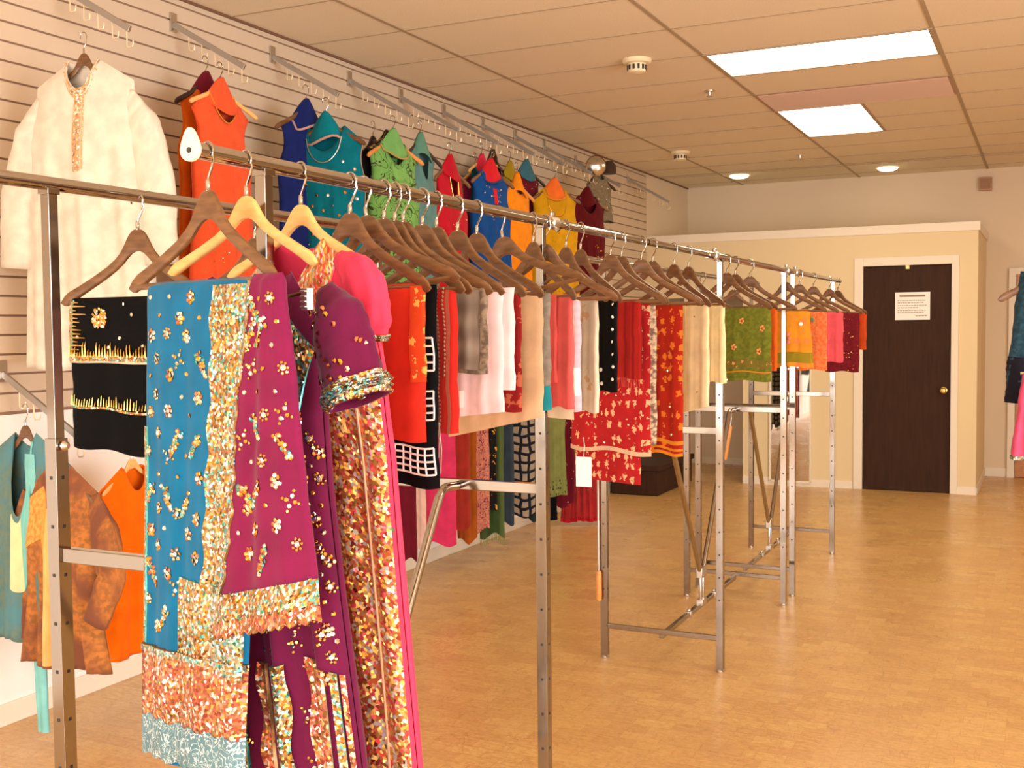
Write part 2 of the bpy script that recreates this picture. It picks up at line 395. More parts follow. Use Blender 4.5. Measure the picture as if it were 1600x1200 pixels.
# ceiling lights
LI = [(bx0+1.22, by0+1.22, 1.22, .61, 'wide lit ceiling light panel nearest the camera', 1), (bx0+1.22, by0+3.05, .61, 1.22, 'smaller lit ceiling light panel beyond the grey ceiling grille', 1),
      (bx0+1.22+3.66, by0-1.22, 1.22, .61, '', 0), (bx0+1.22+2.44, by0+3.66, 1.22, .61, '', 0), (bx0+1.22+3.66, by0-4.88, 1.22, .61, '', 0)]  # last three panels are unseen, added to light the room
XL = ['right of the frame above the middle of the floor', 'right of the frame near the back wall', 'behind the photographer by the shop window']
for (x, y, w_, d_, lab, vis) in LI:
    t = thing('ceiling_light', lab or 'added unseen ceiling light panel '+XL.pop(0), 'ceiling light', (x+w_/2, y+d_/2, H))
    f = MB(); e = .022
    f.bbox((-w_/2, -d_/2, -.008), (-w_/2+e, d_/2, 0)); f.bbox((w_/2-e, -d_/2, -.008), (w_/2, d_/2, 0)); f.bbox((-w_/2+e, -d_/2, -.008), (w_/2-e, -d_/2+e, 0)); f.bbox((-w_/2+e, d_/2-e, -.008), (w_/2-e, d_/2, 0))
    f.build('frame', M['tbar'], t, smooth=False)
    f = MB(); f.bbox((-w_/2+e, -d_/2+e, -.005), (w_/2-e, d_/2-e, -.001)); f.build('diffuser', M['panel'], t, smooth=False)
t = thing('ceiling_grille', 'grey louvred air return grille in the ceiling between the two light panels', 'ceiling vent', (bx0+1.83, by0+2.745, H))
f = MB(); f.bbox((-.61, -.305, -.006), (.61, .305, -.001)); f.build('backing', simple('grille_grey', srgb(178, 142, 120), .7), t, smooth=False)
f = MB()
for k in range(30): f.box((0, -.28+k*.0193, -.009), (1.18, .004, .008), 0, Matrix.Rotation(.6, 3, 'X'))
f.build('louvres', simple('grille_slat', srgb(196, 160, 134), .6), t, smooth=False)
for (px, py, rr, lab) in [(995, 100, .085, 'round cream smoke detector on the ceiling nearest the camera'), (1063, 243, .085, 'round cream smoke detector on the ceiling near the slat wall end')]:
    P = at(2, H-.01, px, py-4)
    t = thing('smoke_detector', lab, 'smoke detector', (P.x, P.y, H), 0, 'smoke detectors')
    f = MB(); f.lathe([(rr, 0), (rr, -.012), (rr*.9, -.022), (rr*.6, -.026)], n=28); f.build('mounting_plate', M['cream_plastic'], t)
    f = MB(); f.lathe([(rr*.6, -.024), (rr*.62, -.05), (rr*.58, -.07), (rr*.3, -.078)], n=28); f.build('housing', M['cream_plastic'], t)
    f = MB()
    for k in range(12):
        a = k*PI/6; f.box((rr*.6*math.cos(a), rr*.6*math.sin(a), -.047), (.012, .012, .026), 0, Matrix.Rotation(a, 3, 'Z'))
    f.build('vents', M['blackm'], t, smooth=False)
for (px, py, lab) in [(1155, 273, 'left lit recessed downlight near the back wall'), (1387, 261, 'right lit recessed downlight near the back wall')]:
    P = at(2, H, px, py)
    t = thing('downlight', lab, 'downlight', (P.x, P.y, H), 0, 'downlights')
    f = MB(); f.lathe([(.12, 0), (.12, -.006), (.098, -.01), (.095, -.002)], n=32, caps=False); f.build('trim_ring', M['cream_plastic'], t)
    f = MB(); f.lathe([(.097, -.003), (.09, -.022), (.06, -.036), (.001, -.042)], n=32); f.build('lamp_lens', M['down'], t)
for (px, py) in [(1109, 142), (1250, 242)]:
    P = at(2, H, px, py)
    f = MB(); f.lathe([(.035, 0), (.033, -.006), (.012, -.008), (.01, -.03), (.022, -.034), (.02, -.038)], (P.x, P.y, H), n=16)
    tag(f.build('sprinkler_head', M['satin']), 'small sprinkler head on the ceiling, %s' % ('left of the near light panel' if px < 1200 else 'between the two downlights'), 'sprinkler', 'sprinkler heads')
P = at(1, YB, 1540, 288)
t = thing('wall_speaker', 'small square beige box high on the back wall near the ceiling', 'speaker', (P.x, YB, P.z))
f = MB(); f.box((0, -.03, 0), (.12, .06, .13)); f.build('case', simple('beige_case', srgb(190, 150, 118), .6), t, bevel=.006)
f = MB(); f.box((0, -.062, 0), (.095, .006, .1)); f.build('grille', simple('beige_grille', srgb(165, 125, 98), .8), t)
P = at(0, .0, 78, 984)
t = thing('wall_outlet', 'white wall outlet plate low on the left wall', 'outlet', (0, P.y, P.z))
f = MB(); f.box((.004, 0, 0), (.006, .07, .115)); f.build('plate', M['paper'], t, bevel=.002)
f = MB()
for zz in (-.025, .025):
    f.box((.0076, -.008, zz), (.002, .003, .012)); f.box((.0076, .008, zz), (.002, .003, .012))
f.build('sockets', M['blackm'], t)
# mirror on partition
t = thing('wall_mirror', 'tall narrow white-framed mirror on the partition left of the dark door', 'mirror', (1.425, PY-.004, .62))
f = MB(); w_, h_ = .38, 1.16; e = .018
for (cx, cz, sx, sz) in [(-w_/2, 0, e, h_), (w_/2, 0, e, h_), (0, -h_/2, w_+e, e), (0, h_/2, w_+e, e)]: f.box((cx, -.012, cz), (sx, .024, sz))
f.build('frame', M['trim'], t, bevel=.002)
f = MB(); f.box((0, -.006, 0), (w_-e, .008, h_-e)); f.build('mirror_glass', simple('mirror_silver', (.85, .83, .8, 1), .02, 1), t, smooth=False)
# low dark bench at the wall
P = at(2, 0, 997, 764)
t = thing('bench', 'low dark brown box bench against the left wall past the racks', 'bench', (.26, 10.0, 0))
f = MB(); f.box((0, 0, .25), (.48, 1.1, .05)); f.build('bench_top', M['door'], t, bevel=.006)
f = MB(); f.box((0, 0, .115), (.44, 1.06, .22)); f.build('base', M['door'], t, bevel=.004)
# ------------------------------------------------------------------ surfaces that hang: folded cloth and garments
def smooth01(x): x = max(0, min(1, x)); return x*x*(3-2*x)
class Surf:
    """front(u, v) -> local point, -y is the side that faces the shopper"""
    def normal(s, u, v):
        e = 1e-3; a = s.front(u+e, v)-s.front(u-e, v); b = s.front(u, v+e)-s.front(u, v-e)
        n = a.cross(b)
        if n.length < 1e-12: return Vector((0, -1, 0))
        n.normalize()
        return n if n.y < 0 else -n
    def patch(s, name, mat, parent, u0, u1, v0, v1, off=.003, nu=14, nv=20, vfn=None, ufn=None, bulge=0):
        """a raised strip of trim that follows the cloth"""
        def P(i, j, o):
            a = i/(nu-1); c = j/(nv-1)
            u = u0+(u1-u0)*a; v = v0+(v1-v0)*c
            if vfn: v += vfn(u)
            if ufn: u += ufn(v)
            p = s.front(u, v); n = s.normal(u, v)
            if bulge: o = o + bulge*math.sin(PI*a)*math.sin(PI*c)
            return p+n*o, (u*s.uw, v*s.uh)
        A = [[P(i, j, off) for j in range(nv)] for i in range(nu)]
        us = [[0.0]*nv for _ in range(nu)]; vv = [[0.0]*nv for _ in range(nu)]
        jm = nv//2; im = nu//2
        for i in range(1, nu):
            for j in range(nv): us[i][j] = us[i-1][j]+(A[i][j][0]-A[i-1][j][0]).length
        for j in range(1, nv):
            d_ = (A[im][j][0]-A[im][j-1][0]).length
            for i in range(nu): vv[i][j] = vv[i][j-1]+d_
        A = [[(A[i][j][0], (us[i][j]+u0*s.uw, vv[i][j]+v0*s.uh)) for j in range(nv)] for i in range(nu)]
        B = [[P(i, j, .0004)[0] for j in range(nv)] for i in range(nu)]
        b = MB(); b.grid([[q[0] for q in r] for r in A], nu, nv, 0, [[q[1] for q in r] for r in A])
        b.grid(B, nu, nv, 0, [[q[1] for q in r] for r in A])
        for (ia, ja, ib, jb) in [(0, 0, 0, nv-1), (nu-1, 0, nu-1, nv-1), (0, 0, nu-1, 0), (0, nv-1, nu-1, nv-1)]:
            n = nv if ia == ib else nu
            L1 = [A[ia][k][0] if ia == ib else A[k][ja][0] for k in range(n)]; L2 = [B[ia][k] if ia == ib else B[k][ja] for k in range(n)]
            b.grid([L1, L2], 2, n, 0, [[(0, 0)]*n]*2)
        return b.build(name, mat, parent, merge=True, auto=60)
    def beads(s, name, parent, items, mats, sz=(.0022, .004), flat=.45):
        """items: (u, v, radius or None, material index or None)"""
        b = MB(); rnd = random.Random(len(items)*7+int(s.uw*1000))
        for it in items:
            u, v = it[0], it[1]
            r = it[2] if len(it) > 2 and it[2] else rnd.uniform(*sz)
            mi = it[3] if len(it) > 3 and it[3] is not None else rnd.randrange(len(mats))
            p = s.front(u, v); n = s.normal(u, v)
            n = (n+Vector((rnd.uniform(-.45, .45), rnd.uniform(-.1, .1), rnd.uniform(-.45, .45)))).normalized()
            a = n.cross(Vector((0, 0, 1))); a = a.normalized() if a.length > .01 else Vector((1, 0, 0)); c = n.cross(a)
            K = 6; o0 = rnd.uniform(0, 1)
            rim = [p+n*.0012+(a*math.cos(o0+2*PI*k/K)+c*math.sin(o0+2*PI*k/K))*r for k in range(K)]
            mid = [p+n*(.0012+r*flat*.8)+(a*math.cos(o0+2*PI*k/K)+c*math.sin(o0+2*PI*k/K))*r*.6 for k in range(K)]
            vs_ = rim+mid
            fs = [tuple(range(K, 2*K)), tuple(range(K-1, -1, -1))]+[(k, (k+1) % K, K+(k+1) % K, K+k) for k in range(K)]
            b.add(vs_, fs, mi)
        if b.v: 
            o = b.build(name, mats, parent, smooth=False); o['kind'] = 'stuff'; return o
    def motif(s, u, v, kind, rnd):
        """bead cluster around (u, v), offsets in metres"""
        out = []
        eu = max(.02, (s.front(u+.01, v)-s.front(u-.01, v)).length/.02); ev = max(.02, (s.front(u, v+.01)-s.front(u, v-.01)).length/.02)
        def add(dx, dz, r=None, mi=None): out.append((u+dx/eu, v+dz/ev, r, mi))
        if kind == 'flower':
            add(0, 0, .0055, 1); o_ = rnd.random()
            for k in range(6): a = k*PI/3+o_; add(.0088*math.cos(a), .0088*math.sin(a), .0046, rnd.choice((0, 1, 2)))
        elif kind == 'round':
            add(0, 0, .0062, 1)
            for k in range(7): a = k*2*PI/7; add(.0085*math.cos(a), .0085*math.sin(a), .0028, 0)
        elif kind == 'star':
            for k in range(4):
                a = k*PI/2+.4; add(.008*math.cos(a), .008*math.sin(a), .0042, 1 if k % 2 else 0); add(.016*math.cos(a), .016*math.sin(a), .003, 0)
        elif kind == 'paisley':
            L = rnd.choice((-1, 1))
            for k in range(8):
                t = k/7; w = .007*(1-t)+.002
                for q in range(3): add(L*(t*.022)+rnd.uniform(-w, w), t*.034+rnd.uniform(-w, w), rnd.uniform(.0036, .0052), rnd.choice((0, 0, 1, 2, 3)))
        elif kind == 'dot': add(0, 0, .0045, rnd.choice((0, 1)))
        return out
class Drape(Surf):
    """cloth folded over the bar of a hanger, hanging as a slab with pleats"""
    def __init__(s, w, h, t=.02, folds=2.5, amp=.006, seed=0, flare=0, skew=0, x0=0, hem=None, y0=0, z0=0):
        s.w, s.h, s.t, s.nf, s.amp, s.sd, s.flare, s.skew, s.x0, s.hem, s.y0, s.z0 = w, h, t, folds, amp, seed, flare, skew, x0, hem or (lambda u: 0), y0, z0
        s.uw, s.uh = w, h
    def _f(s, u, v, side):
        amp = s.amp*(.25+.75*smooth01(v*1.6))
        f = math.sin(u*s.nf*2*PI+s.sd+.6*math.sin(v*2+s.sd))+.45*math.sin(u*s.nf*4.3*PI+s.sd*2.1+v)
        if side < 0: f = math.sin(u*s.nf*1.7*PI+s.sd*3)+.3*math.sin(u*9+s.sd)
        e = max(0, 1-abs(2*u-1)**6)**.5
        vt = min(1, v*s.h/(s.t*.6+.004)); top = math.sqrt(max(0, 1-(1-vt)**2))
        hh = s.h*(1+s.hem(u)*smooth01(v*1.2))
        x = s.x0+(u-.5)*s.w*(1+s.flare*v)+s.skew*v+.003*noise1(v*7+u*2, s.sd)
        y = s.y0-side*((s.t/2)*e*top+amp*top*(f*.5+.5)*e*.8)
        return Vector((x, y, s.z0-v*hh))
    def front(s, u, v): return s._f(max(0, min(1, u)) if 0 <= u <= 1 else u, v, 1)
    def build(s, name, mat, parent, nu=30, nv=26):
        ring = [(i/(nu-1), 1) for i in range(nu)]+[(1-i/(nu-1), -1) for i in range(1, nu-1)]
        P = [[s._f(u, j/(nv-1), sd) for j in range(nv)] for u, sd in ring]
        UVs = [[((u if sd > 0 else u+1.3)*s.w, -j/(nv-1)*s.h) for j in range(nv)] for u, sd in ring]
        b = MB(); b.grid(P, len(ring), nv, 0, UVs, closed=True)
        L = len(ring)
        bot = [P[i][nv-1] for i in range(L)]; uvb = [UVs[i][nv-1] for i in range(L)]
        # close the hem with a strip joining front and back
        F = bot[:nu]; B = [bot[0]]+bot[:nu-1:-1]+[bot[nu-1]]
        B = B[:nu-1]+[bot[nu-1]] if len(B) > nu else B
        b.grid([F, B], 2, min(len(F), len(B)), 0, [uvb[:nu], uvb[:nu]])
        return b.build(name, mat, parent, merge=True, auto=70)
class Garment(Surf):
    """shirt or dress hanging by its shoulders; u in -1..1, v in 0..1"""
    def __init__(s, L=.95, ws=.185, wc=.2, ww=.19, wh=.26, nw=.07, nd=.1, arm=.03, dep=.05, folds=4, amp=.008, seed=0, skew=0, split=0, low=0):
        s.L, s.ws, s.wc, s.ww, s.wh, s.nw, s.nd, s.arm, s.dep, s.nf, s.amp, s.sd, s.skew, s.low = L, ws, wc, ww, wh, nw, nd, arm, dep, folds, amp, seed, skew, low
        s.uw, s.uh = wc, L
    def W(s, z):
        d = -z
        if d < .14: return s.ws
        if d < .34:
            t = (d-.14)/.2; return s.ws+(s.wc-s.ws)*smooth01(t)-s.arm*math.sin(PI*t)
        if d < .5: return s.wc+(s.ww-s.wc)*smooth01((d-.34)/.16)
        return s.ww+(s.wh-s.ww)*((d-.5)/max(.05, s.L-.5))**1.1 if s.L > .5 else s.ww
    def sl(s, x): return -.05-max(0, abs(x)-s.nw)/(s.ws-s.nw)*.09-s.low
    def _f(s, u, v, side):
        uc = max(-1, min(1, u)); x = uc*s.ws
        nd = s.nd if side > 0 else s.nd*.18
        zt = s.sl(x) - (nd*math.sqrt(max(0, 1-(x/s.nw)**2)) if abs(x) < s.nw else 0)
        z = zt+(-s.L-zt)*v
        Wz = s.W(z); X = u*Wz
        k = min(1, max(0, (s.sl(X)-z))/.07); k = math.sqrt(k)
        dz = s.dep*(.55+.45*smooth01((-z-.1)/.25))
        y = dz*math.sqrt(max(0, 1-uc*uc*.999))*k
        f = math.sin(u*s.nf*PI+s.sd)+.5*math.sin(u*s.nf*2.3*PI+s.sd*1.7+z*3)
        y += s.amp*f*smooth01((-z-.18)/.5)*math.sqrt(max(0, 1-uc**4))
        return Vector((X+s.skew*smooth01((-z-.2)/s.L), -side*y, z+.006*math.sin(u*6+s.sd)*v))
    def front(s, u, v): return s._f(u, v, 1)
    def build(s, name, mat, parent, nu=34, nv=34, lining=None):
        b = MB()
        for side in (1, -1):
            P = [[s._f(-1+2*i/(nu-1), j/(nv-1), side) for j in range(nv)] for i in range(nu)]
            UVs = [[(p.x+(0 if side > 0 else .9), p.z) for p in r] for r in P]
            b.grid(P, nu, nv, 0, UVs)
        o = b.build(name, mat, parent, merge=True, auto=80)
        m_ = o.modifiers.new('thickness', 'SOLIDIFY'); m_.thickness = .0022; m_.offset = -1
        return o
    def neckline(s, name, mat, parent, r=.003, w=0, off=.004, both=True):
        pts = []
        n = 24
        for i in range(n+1):
            x = -s.nw+2*s.nw*i/n; u = x/s.ws; p = s.front(u, w); pts.append(p+Vector((0, -off, 0)))
        b = MB(); b.tube(pts, r, 8)
        return b.build(name, mat, parent)
    def armhole(s, name, mat, parent, side, r=.0025):
        pts = [s.front(side*.995, t*.4) + Vector((side*.002, -.002, 0)) for t in [k/16 for k in range(17)]]
        b = MB(); b.tube(pts, r, 6); return b.build(name, mat, parent)
def sleeve(name, mat, parent, path, radii, flat=.6, nf=5, seed=0, n=22):
    """tapering cloth tube with wrinkles, open cuff"""
    path = [Vector(p) for p in path]; b = MB(); P = [[] for _ in range(n)]; UVs = [[] for _ in range(n)]
    M_ = 22; L = len(path); dist = 0; last = None
    for k in range(M_):
        t = k/(M_-1)*(L-1); i = min(int(t), L-2); f = t-i
        p = path[i].lerp(path[i+1], f); r = radii[i]*(1-f)+radii[i+1]*f
        d = (path[i+1]-path[i]).normalized()
        if 0 < i and f < .3: d = (d*(.5+f/.6)+(path[i]-path[i-1]).normalized()*(.5-f/.6)).normalized()
        a = d.cross(Vector((0, 1, 0))).normalized(); c = Vector((0, 1, 0))
        if last is not None: dist += (p-last).length
        last = p
        for j in range(n):
            th = 2*PI*j/n; rr = r*(1+.07*math.sin(nf*th+seed+k*.35)+.03*math.sin(k*1.9+seed))
            P[j].append(p+a*rr*math.cos(th)+c*rr*flat*math.sin(th)); UVs[j].append((th*r, -dist))
    b.grid(P, n, M_, 0, UVs, closed=True)
    o = b.build(name, mat, parent, auto=80)
    m_ = o.modifiers.new('thickness', 'SOLIDIFY'); m_.thickness = .002; m_.offset = -1
    return o
# ------------------------------------------------------------------ hangers
def prof(x, tab):
    x = abs(x)
    for (a, za), (b_, zb) in zip(tab, tab[1:]):
        if x <= b_:
            t = (x-a)/(b_-a); return za+(zb-za)*t
    return tab[-1][1]
TOP = [(0, 0), (.008, -.001), (.016, -.005), (.024, -.012), (.032, -.023), (.04, -.036), (.05, -.05), (.065, -.064), (.09, -.081), (.13, -.102), (.17, -.122), (.2, -.136), (.212, -.145), (.222, -.158)]
BOT = [(0, -.05), (.008, -.0505), (.02, -.055), (.032, -.064), (.045, -.076), (.065, -.09), (.09, -.105), (.13, -.126), (.17, -.147), (.195, -.162), (.206, -.168), (.214, -.168), (.222, -.162)]
def hanger_body(sc=1.0, drop=1.0, thick=.0115, curve=.022):
    xs = sorted(set([0, .004, .008, .012, .016, .02, .024, .028, .032, .036, .04, .045, .05, .057, .065, .075, .09, .11, .13, .15, .17, .19, .2, .206, .212, .217, .222]))
    xs = [-x for x in xs[:0:-1]]+xs
    b = MB(); n = 10; P = []
    for j in range(n): P.append([])
    for x in xs:
        zt, zb = prof(x, TOP)*drop, prof(x, BOT)*drop
        if abs(x) >= .222: zt, zb = zt-.002, zb+.001
        cz, hz = (zt+zb)/2, (zt-zb)/2; ht = thick/2*(1-.45*smooth01((abs(x)-.19)/.035))
        yc = -curve*(abs(x)/.22)**2
        for j in range(n):
            a = 2*PI*j/n; ca, sa = math.cos(a), math.sin(a)
            ex = lambda q: math.copysign(abs(q)**.55, q)
            P[j].append(Vector((x*sc, yc+ex(ca)*ht, cz+ex(sa)*hz)))
    UVs = [[(p.x, p.z) for p in r] for r in P]
    b.grid(P, n, len(xs), 0, UVs, closed=True)
    L = len(xs)
    b.add([P[j][0] for j in range(n)], [tuple(range(n))]); b.add([P[j][L-1] for j in range(n)], [tuple(range(n-1, -1, -1))])
    return b
def hook_mb(R=.0178, zc=.062, r=.0022):
    # stem, S bend and loop over the rail; loop centre sits on the hanger's centre line
    pts = [(0, 0, -.012), (0, 0, .012), (0.004, 0, .022), (.012, 0, .034), (.0185, 0, zc-.014)]
    for k in range(15):
        a = -.35+k*(PI+.75)/14
        pts.append((R*math.cos(a), 0, zc+R*math.sin(a)))
    b = MB(); b.tube(pts, r, 8)
    b.lathe([(.0042, -.003), (.0042, .014), (.0026, .018)], n=10)
    return b
_hb = {}
def make_hanger(kind, label, loc, rz, roll=0, bar=True, group=None, hook=True):
    matn = {'dark': 'hwood', 'light': 'hlight', 'black': 'hblack', 'orange': 'horange'}[kind]
    nm = {'dark': 'wooden_hanger', 'light': 'wooden_hanger', 'orange': 'wooden_hanger', 'black': 'plastic_hanger'}[kind]
    t = thing(nm, label, 'hanger', loc, rz, group, ry=roll)
    key = (kind, bar)
    if key not in _hb:
        dr = .8 if kind == 'light' else 1
        o = hanger_body(1, dr, .013 if kind == 'light' else .0115).build('shoulder_piece', M[matn], t, merge=True, auto=50)
        h = hook_mb().build('hook', M['chrome'], t)
        ps = [o, h]
        if bar:
            b = MB(); b.tube([(-.2, -.018, -.158*dr), (.2, -.018, -.158*dr)], .0058, 10); ps.append(b.build('trouser_bar', M[matn], t))
        _hb[key] = ps
    else:
        for p in _hb[key]:
            q = p.copy(); COL.objects.link(q); q.parent = t
    return t
# ------------------------------------------------------------------ clothes racks
RZ = 1.815; XL_, XR_ = 1.80, 2.34
def rack(y0, y1, label, ra, rb, la, lb, collars):
    t = thing('clothes_rack', label, 'clothes rack', ((XL_+XR_)/2, (y0+y1)/2, 0), 0, 'chrome double-rail clothes racks')
    ox, oy = t.location.x, t.location.y
    def L(x, y, z): return (x-ox, y-oy, z)
    for x in (XL_, XR_):
        for y in (y0, y1):
            b = MB(); b.tube([L(x, y, .004), L(x, y, 1.30)], .0155, square=True)
            s_ = 1
            for k in range(10):
                z = .32+k*.1
                for (dx, dy) in ((0, -.0159), (.0159, 0)):
                    b.box(L(x+dx, y+dy, z), (.007 if dx == 0 else .0012, .0012 if dx == 0 else .007, .007), 1)
            up = b.build('upright', [M['post'], M['blackm']], t, smooth=False, bevel=.0015)
            b = MB(); b.tube([L(x, y, 1.29), L(x, y, RZ-.012)], .0115, square=True); b.box(L(x, y, RZ-.016), (.03, .03, .012)); b.build('inner_post', M['post'], t, smooth=False, bevel=.001)
            b = MB(); b.lathe([(.017, 0), (.019, .002), (.019, .01), (.015, .014)], L(x, y, 0), 16); b.build('foot', M['satin'], t)
            b = MB(); b.lathe([(.002, 0), (.009, .001), (.011, .008), (.008, .014), (.004, .018)], L(x+.016, y, 1.285), 12, 0, 'x'); b.build('knob', M['satin'], t)
    for x, (a, c) in ((XR_, (ra, rb)), (XL_, (la, lb))):
        lo, hi = min(y0-.16, 99), y1+.12
        b = MB(); b.tube([L(x, max(a, y0-.2), RZ), L(x, min(c, y1+.14), RZ)], .0145, 20)
        rail = b.build('rail', M['chrome'], t)
        if a < y0-.2: b = MB(); b.tube([L(x, a, RZ), L(x, y0-.19, RZ)], .0122, 18); b.build('rail_extension', M['chrome'], t)
        if c > y1+.14: b = MB(); b.tube([L(x, y1+.13, RZ), L(x, c, RZ)], .0122, 18); b.build('rail_extension', M['chrome'], t)
    for x, y in collars:
        b = MB(); b.lathe([(.0148, -.02), (.019, -.018), (.0195, .018), (.0148, .02)], L(x, y, RZ), 18, 0, 'y')
        b.build('collar', M['satin'], t)
        b = MB(); b.tube([L(x+.01, y, RZ-.014), L(x+.02, y, RZ-.024)], .006, 10); b.lathe([(.003, 0), (.009, .004), (.009, .012), (.004, .016)], L(x, y, RZ+.016), 12); b.build('clamp_knob', M['chrome'], t)
    for y in (y0, y1):
        s_ = 1 if y == y0 else -1
        b = MB(); b.box(L((XL_+XR_)/2, y, 1.062), (XR_-XL_-.03, .02, .03)); b.build('upper_crossbar', M['post'], t, smooth=False, bevel=.002)
        b = MB(); b.box(L((XL_+XR_)/2, y, .148), (XR_-XL_-.03, .02, .022)); b.build('lower_crossbar', M['post'], t, smooth=False, bevel=.002)
        ym = (y0+y1)/2
        pts = [L(2.07, y+s_*.012, 1.058), L(2.07, y+s_*.07, 1.062)]
        for k in range(1, 6):
            a = k/5*math.radians(56); pts.append(L(2.07, y+s_*(.07+.06*math.sin(a)), 1.062-.06*(1-math.cos(a))))
        pts += [L(2.07, ym-s_*.03, .30)]
        b = MB(); b.tube(pts, .0125, 14); b.build('brace', M['chrome'], t)
    ym = (y0+y1)/2
    b = MB(); b.box(L(2.07, ym, .128), (.022, y1-y0, .022)); b.build('base_bar', M['post'], t, smooth=False, bevel=.002)
    b = MB(); b.box(L(2.07, ym, .29), (.03, .085, .05)); b.tube([L(2.07, ym-.02, .14), L(2.07, ym-.02, .27)], .008, 10); b.tube([L(2.07, ym+.02, .14), L(2.07, ym+.02, .27)], .008, 10); b.box(L(2.07, ym, .14), (.032, .08, .03))
    b.build('brace_clamp', M['satin'], t, bevel=.002)
    for yy in (ym-.22, ym+.22):
        b = MB(); b.box(L(2.07, yy, .128), (.028, .03, .028)); b.lathe([(.009, 0), (.01, .008), (.005, .013)], L(2.07, yy, .142), 12); b.build('base_collar', M['satin'], t, bevel=.002)
    return t
rk = rack(1.625, 2.84, 'chrome double-rail clothes rack nearest the camera, carrying the sequined dresses', 1.44, 3.74, 1.36, 2.98, [(XR_, 2.92), (XL_, 2.9)])
# cream teardrop cap on the near end of its right rail
b = MB(); n = 24; ring = []
for k in range(n):
    a = 2*PI*k/n; r = .0205; x, z = r*math.sin(a), -r*math.cos(a)
    if z > 0: z = z*1.75; x = x*(1-.35*(z/.036))
    ring.append((x, z))
vsF = [(x, 0, z) for x, z in ring]+[(x, .008, z) for x, z in ring]
b.add([(v[0]+XR_-2.07, v[1]+1.432-rk.location.y, v[2]+RZ) for v in vsF], [tuple(range(n)), tuple(range(2*n-1, n-1, -1))]+[(k, (k+1) % n, n+(k+1) % n, n+k) for k in range(n)])
b.build('end_cap', M['cream_plastic'], rk, auto=50, bevel=.001)
b = MB(); b.lathe([(.0005, 0), (.005, -.001), (.005, .002)], (XR_-2.07, 1.432-rk.location.y, RZ-.002), 14, 0, 'y'); b.build('screw_head', M['blackm'], rk)
rack(4.72, 6.01, 'chrome double-rail clothes rack in the middle of the row', 3.75, 6.10, 4.5, 6.10, [(XR_, 4.63), (XR_, 6.07), (XL_, 6.06)])
rack(6.24, 7.51, 'chrome double-rail clothes rack farthest from the camera, at the end of the row', 6.12, 7.77, 6.12, 7.70, [(XR_, 6.3), (XL_, 7.55)])
# garment poles with wooden grips leaning on the posts
def pole(p0, p1, grip, label):
    v = Vector(p1)-Vector(p0)
    t = thing('garment_pole', label, 'pole', p0, 0, 'garment poles leaning on the racks')
    q = v.normalized()
    b = MB(); b.tube([q*grip, v], .0055, 10); b.build('shaft', M['chrome'], t)
    b = MB(); b.tube([(0, 0, 0), q*.01, q*(grip-.01), q*grip], [.011, .0135, .0135, .010], 14); b.build('grip', M['horange'], t)
    b = MB(); e = v; b.tube([e, e+Vector((0, 0, .02)), e+Vector((.02, 0, .035)), e+Vector((.035, 0, .02))], .004, 8); b.build('hook', M['chrome'], t)
pole((1.783, 4.69, .27), (1.781, 4.69, 1.04), .135, 'slim chrome pole with orange wooden grip by the middle rack left post')
P = at(1, 5.95, 1132, 718); pole(P, at(1, 5.95, 1143, 652), .19, 'short pole with a golden grip at the middle rack far end')
# ------------------------------------------------------------------ folded sarees and scarves on the right-hand rail
def fit_theta(P, ur, lo=-30, hi=24, w=.222):
    best = None
    for th in range(lo, hi+1, 2):
        a = math.radians(th); d = Vector((math.cos(a), math.sin(a), 0))
        e = abs(proj(P+d*w-Vector((0, 0, .16)))[0]-ur)+.08*abs(th)
        if best is None or e < best[0]: best = (e, a)
    return best[1]
def plane_s(P, a, u, v, yo=0):
    """where the sight line through (u, v) meets the upright plane of a hanger: along, height"""
    d = Vector((math.cos(a), math.sin(a), 0)); n = Vector((-d.y, d.x, 0)); Q = P-n*yo
    r = RT*((u-800)/FPX)+UP*((600-v)/FPX)+fw
    t = (Q-CAM).dot(n)/r.dot(n); X = CAM+r*t
    return (X-P).dot(d), X.z-P.z
def C(*a): return srgb(*a)
M['c_redor'] = cloth('vermilion_cloth', C(205, 52, 34), rough=.7)
M['c_blackg'] = cloth('black_crepe', C(10, 10, 12), sheen=0)
M['c_redbead'] = cloth('red_weave', C(196, 40, 30), 'stripes', C(170, 90, 70))
M['c_plaid'] = cloth('grey_tissue_plaid', C(150, 136, 120), 'plaid', C(96, 80, 68), sc=.8)
M['c_palepink'] = cloth('pale_pink_cloth', C(242, 206, 206))
M['c_redbro'] = cloth('dark_red_brocade', C(140, 30, 30), 'brocade', C(176, 92, 66))
M['c_beige'] = cloth('beige_raw_silk', C(222, 186, 146), rough=.6)
M['c_grey'] = cloth('grey_cloth', C(140, 132, 118), 'mottle', C(120, 112, 100)); M['c_teal'] = cloth('teal_cloth', C(30, 130, 140))
M['c_salmon'] = cloth('salmon_pink_cloth', C(232, 98, 96), rough=.65)
M['c_lilac'] = cloth('lilac_white_weave', C(214, 196, 204), 'plaid', C(190, 170, 184), sc=2)
M['c_ecru'] = cloth('ecru_cloth', C(214, 198, 174), 'brocade', C(200, 160, 120), sc=.5)
M['c_blackdot'] = cloth('black_cloth', C(14, 13, 13), sheen=0)
M['c_darkred'] = cloth('dark_red_pleats', C(158, 26, 20), 'stripes', C(120, 16, 14), rough=.7)
M['c_redwhite'] = cloth('red_and_cream_brocade', C(182, 34, 38), 'brocade', C(232, 184, 140), sc=1.15)
M['c_lace'] = cloth('beige_lace', C(214, 190, 156), 'mottle', C(120, 96, 84))
M['c_redgold'] = cloth('red_and_gold_brocade', C(176, 40, 20), 'brocade', C(226, 120, 40), sc=1.1)
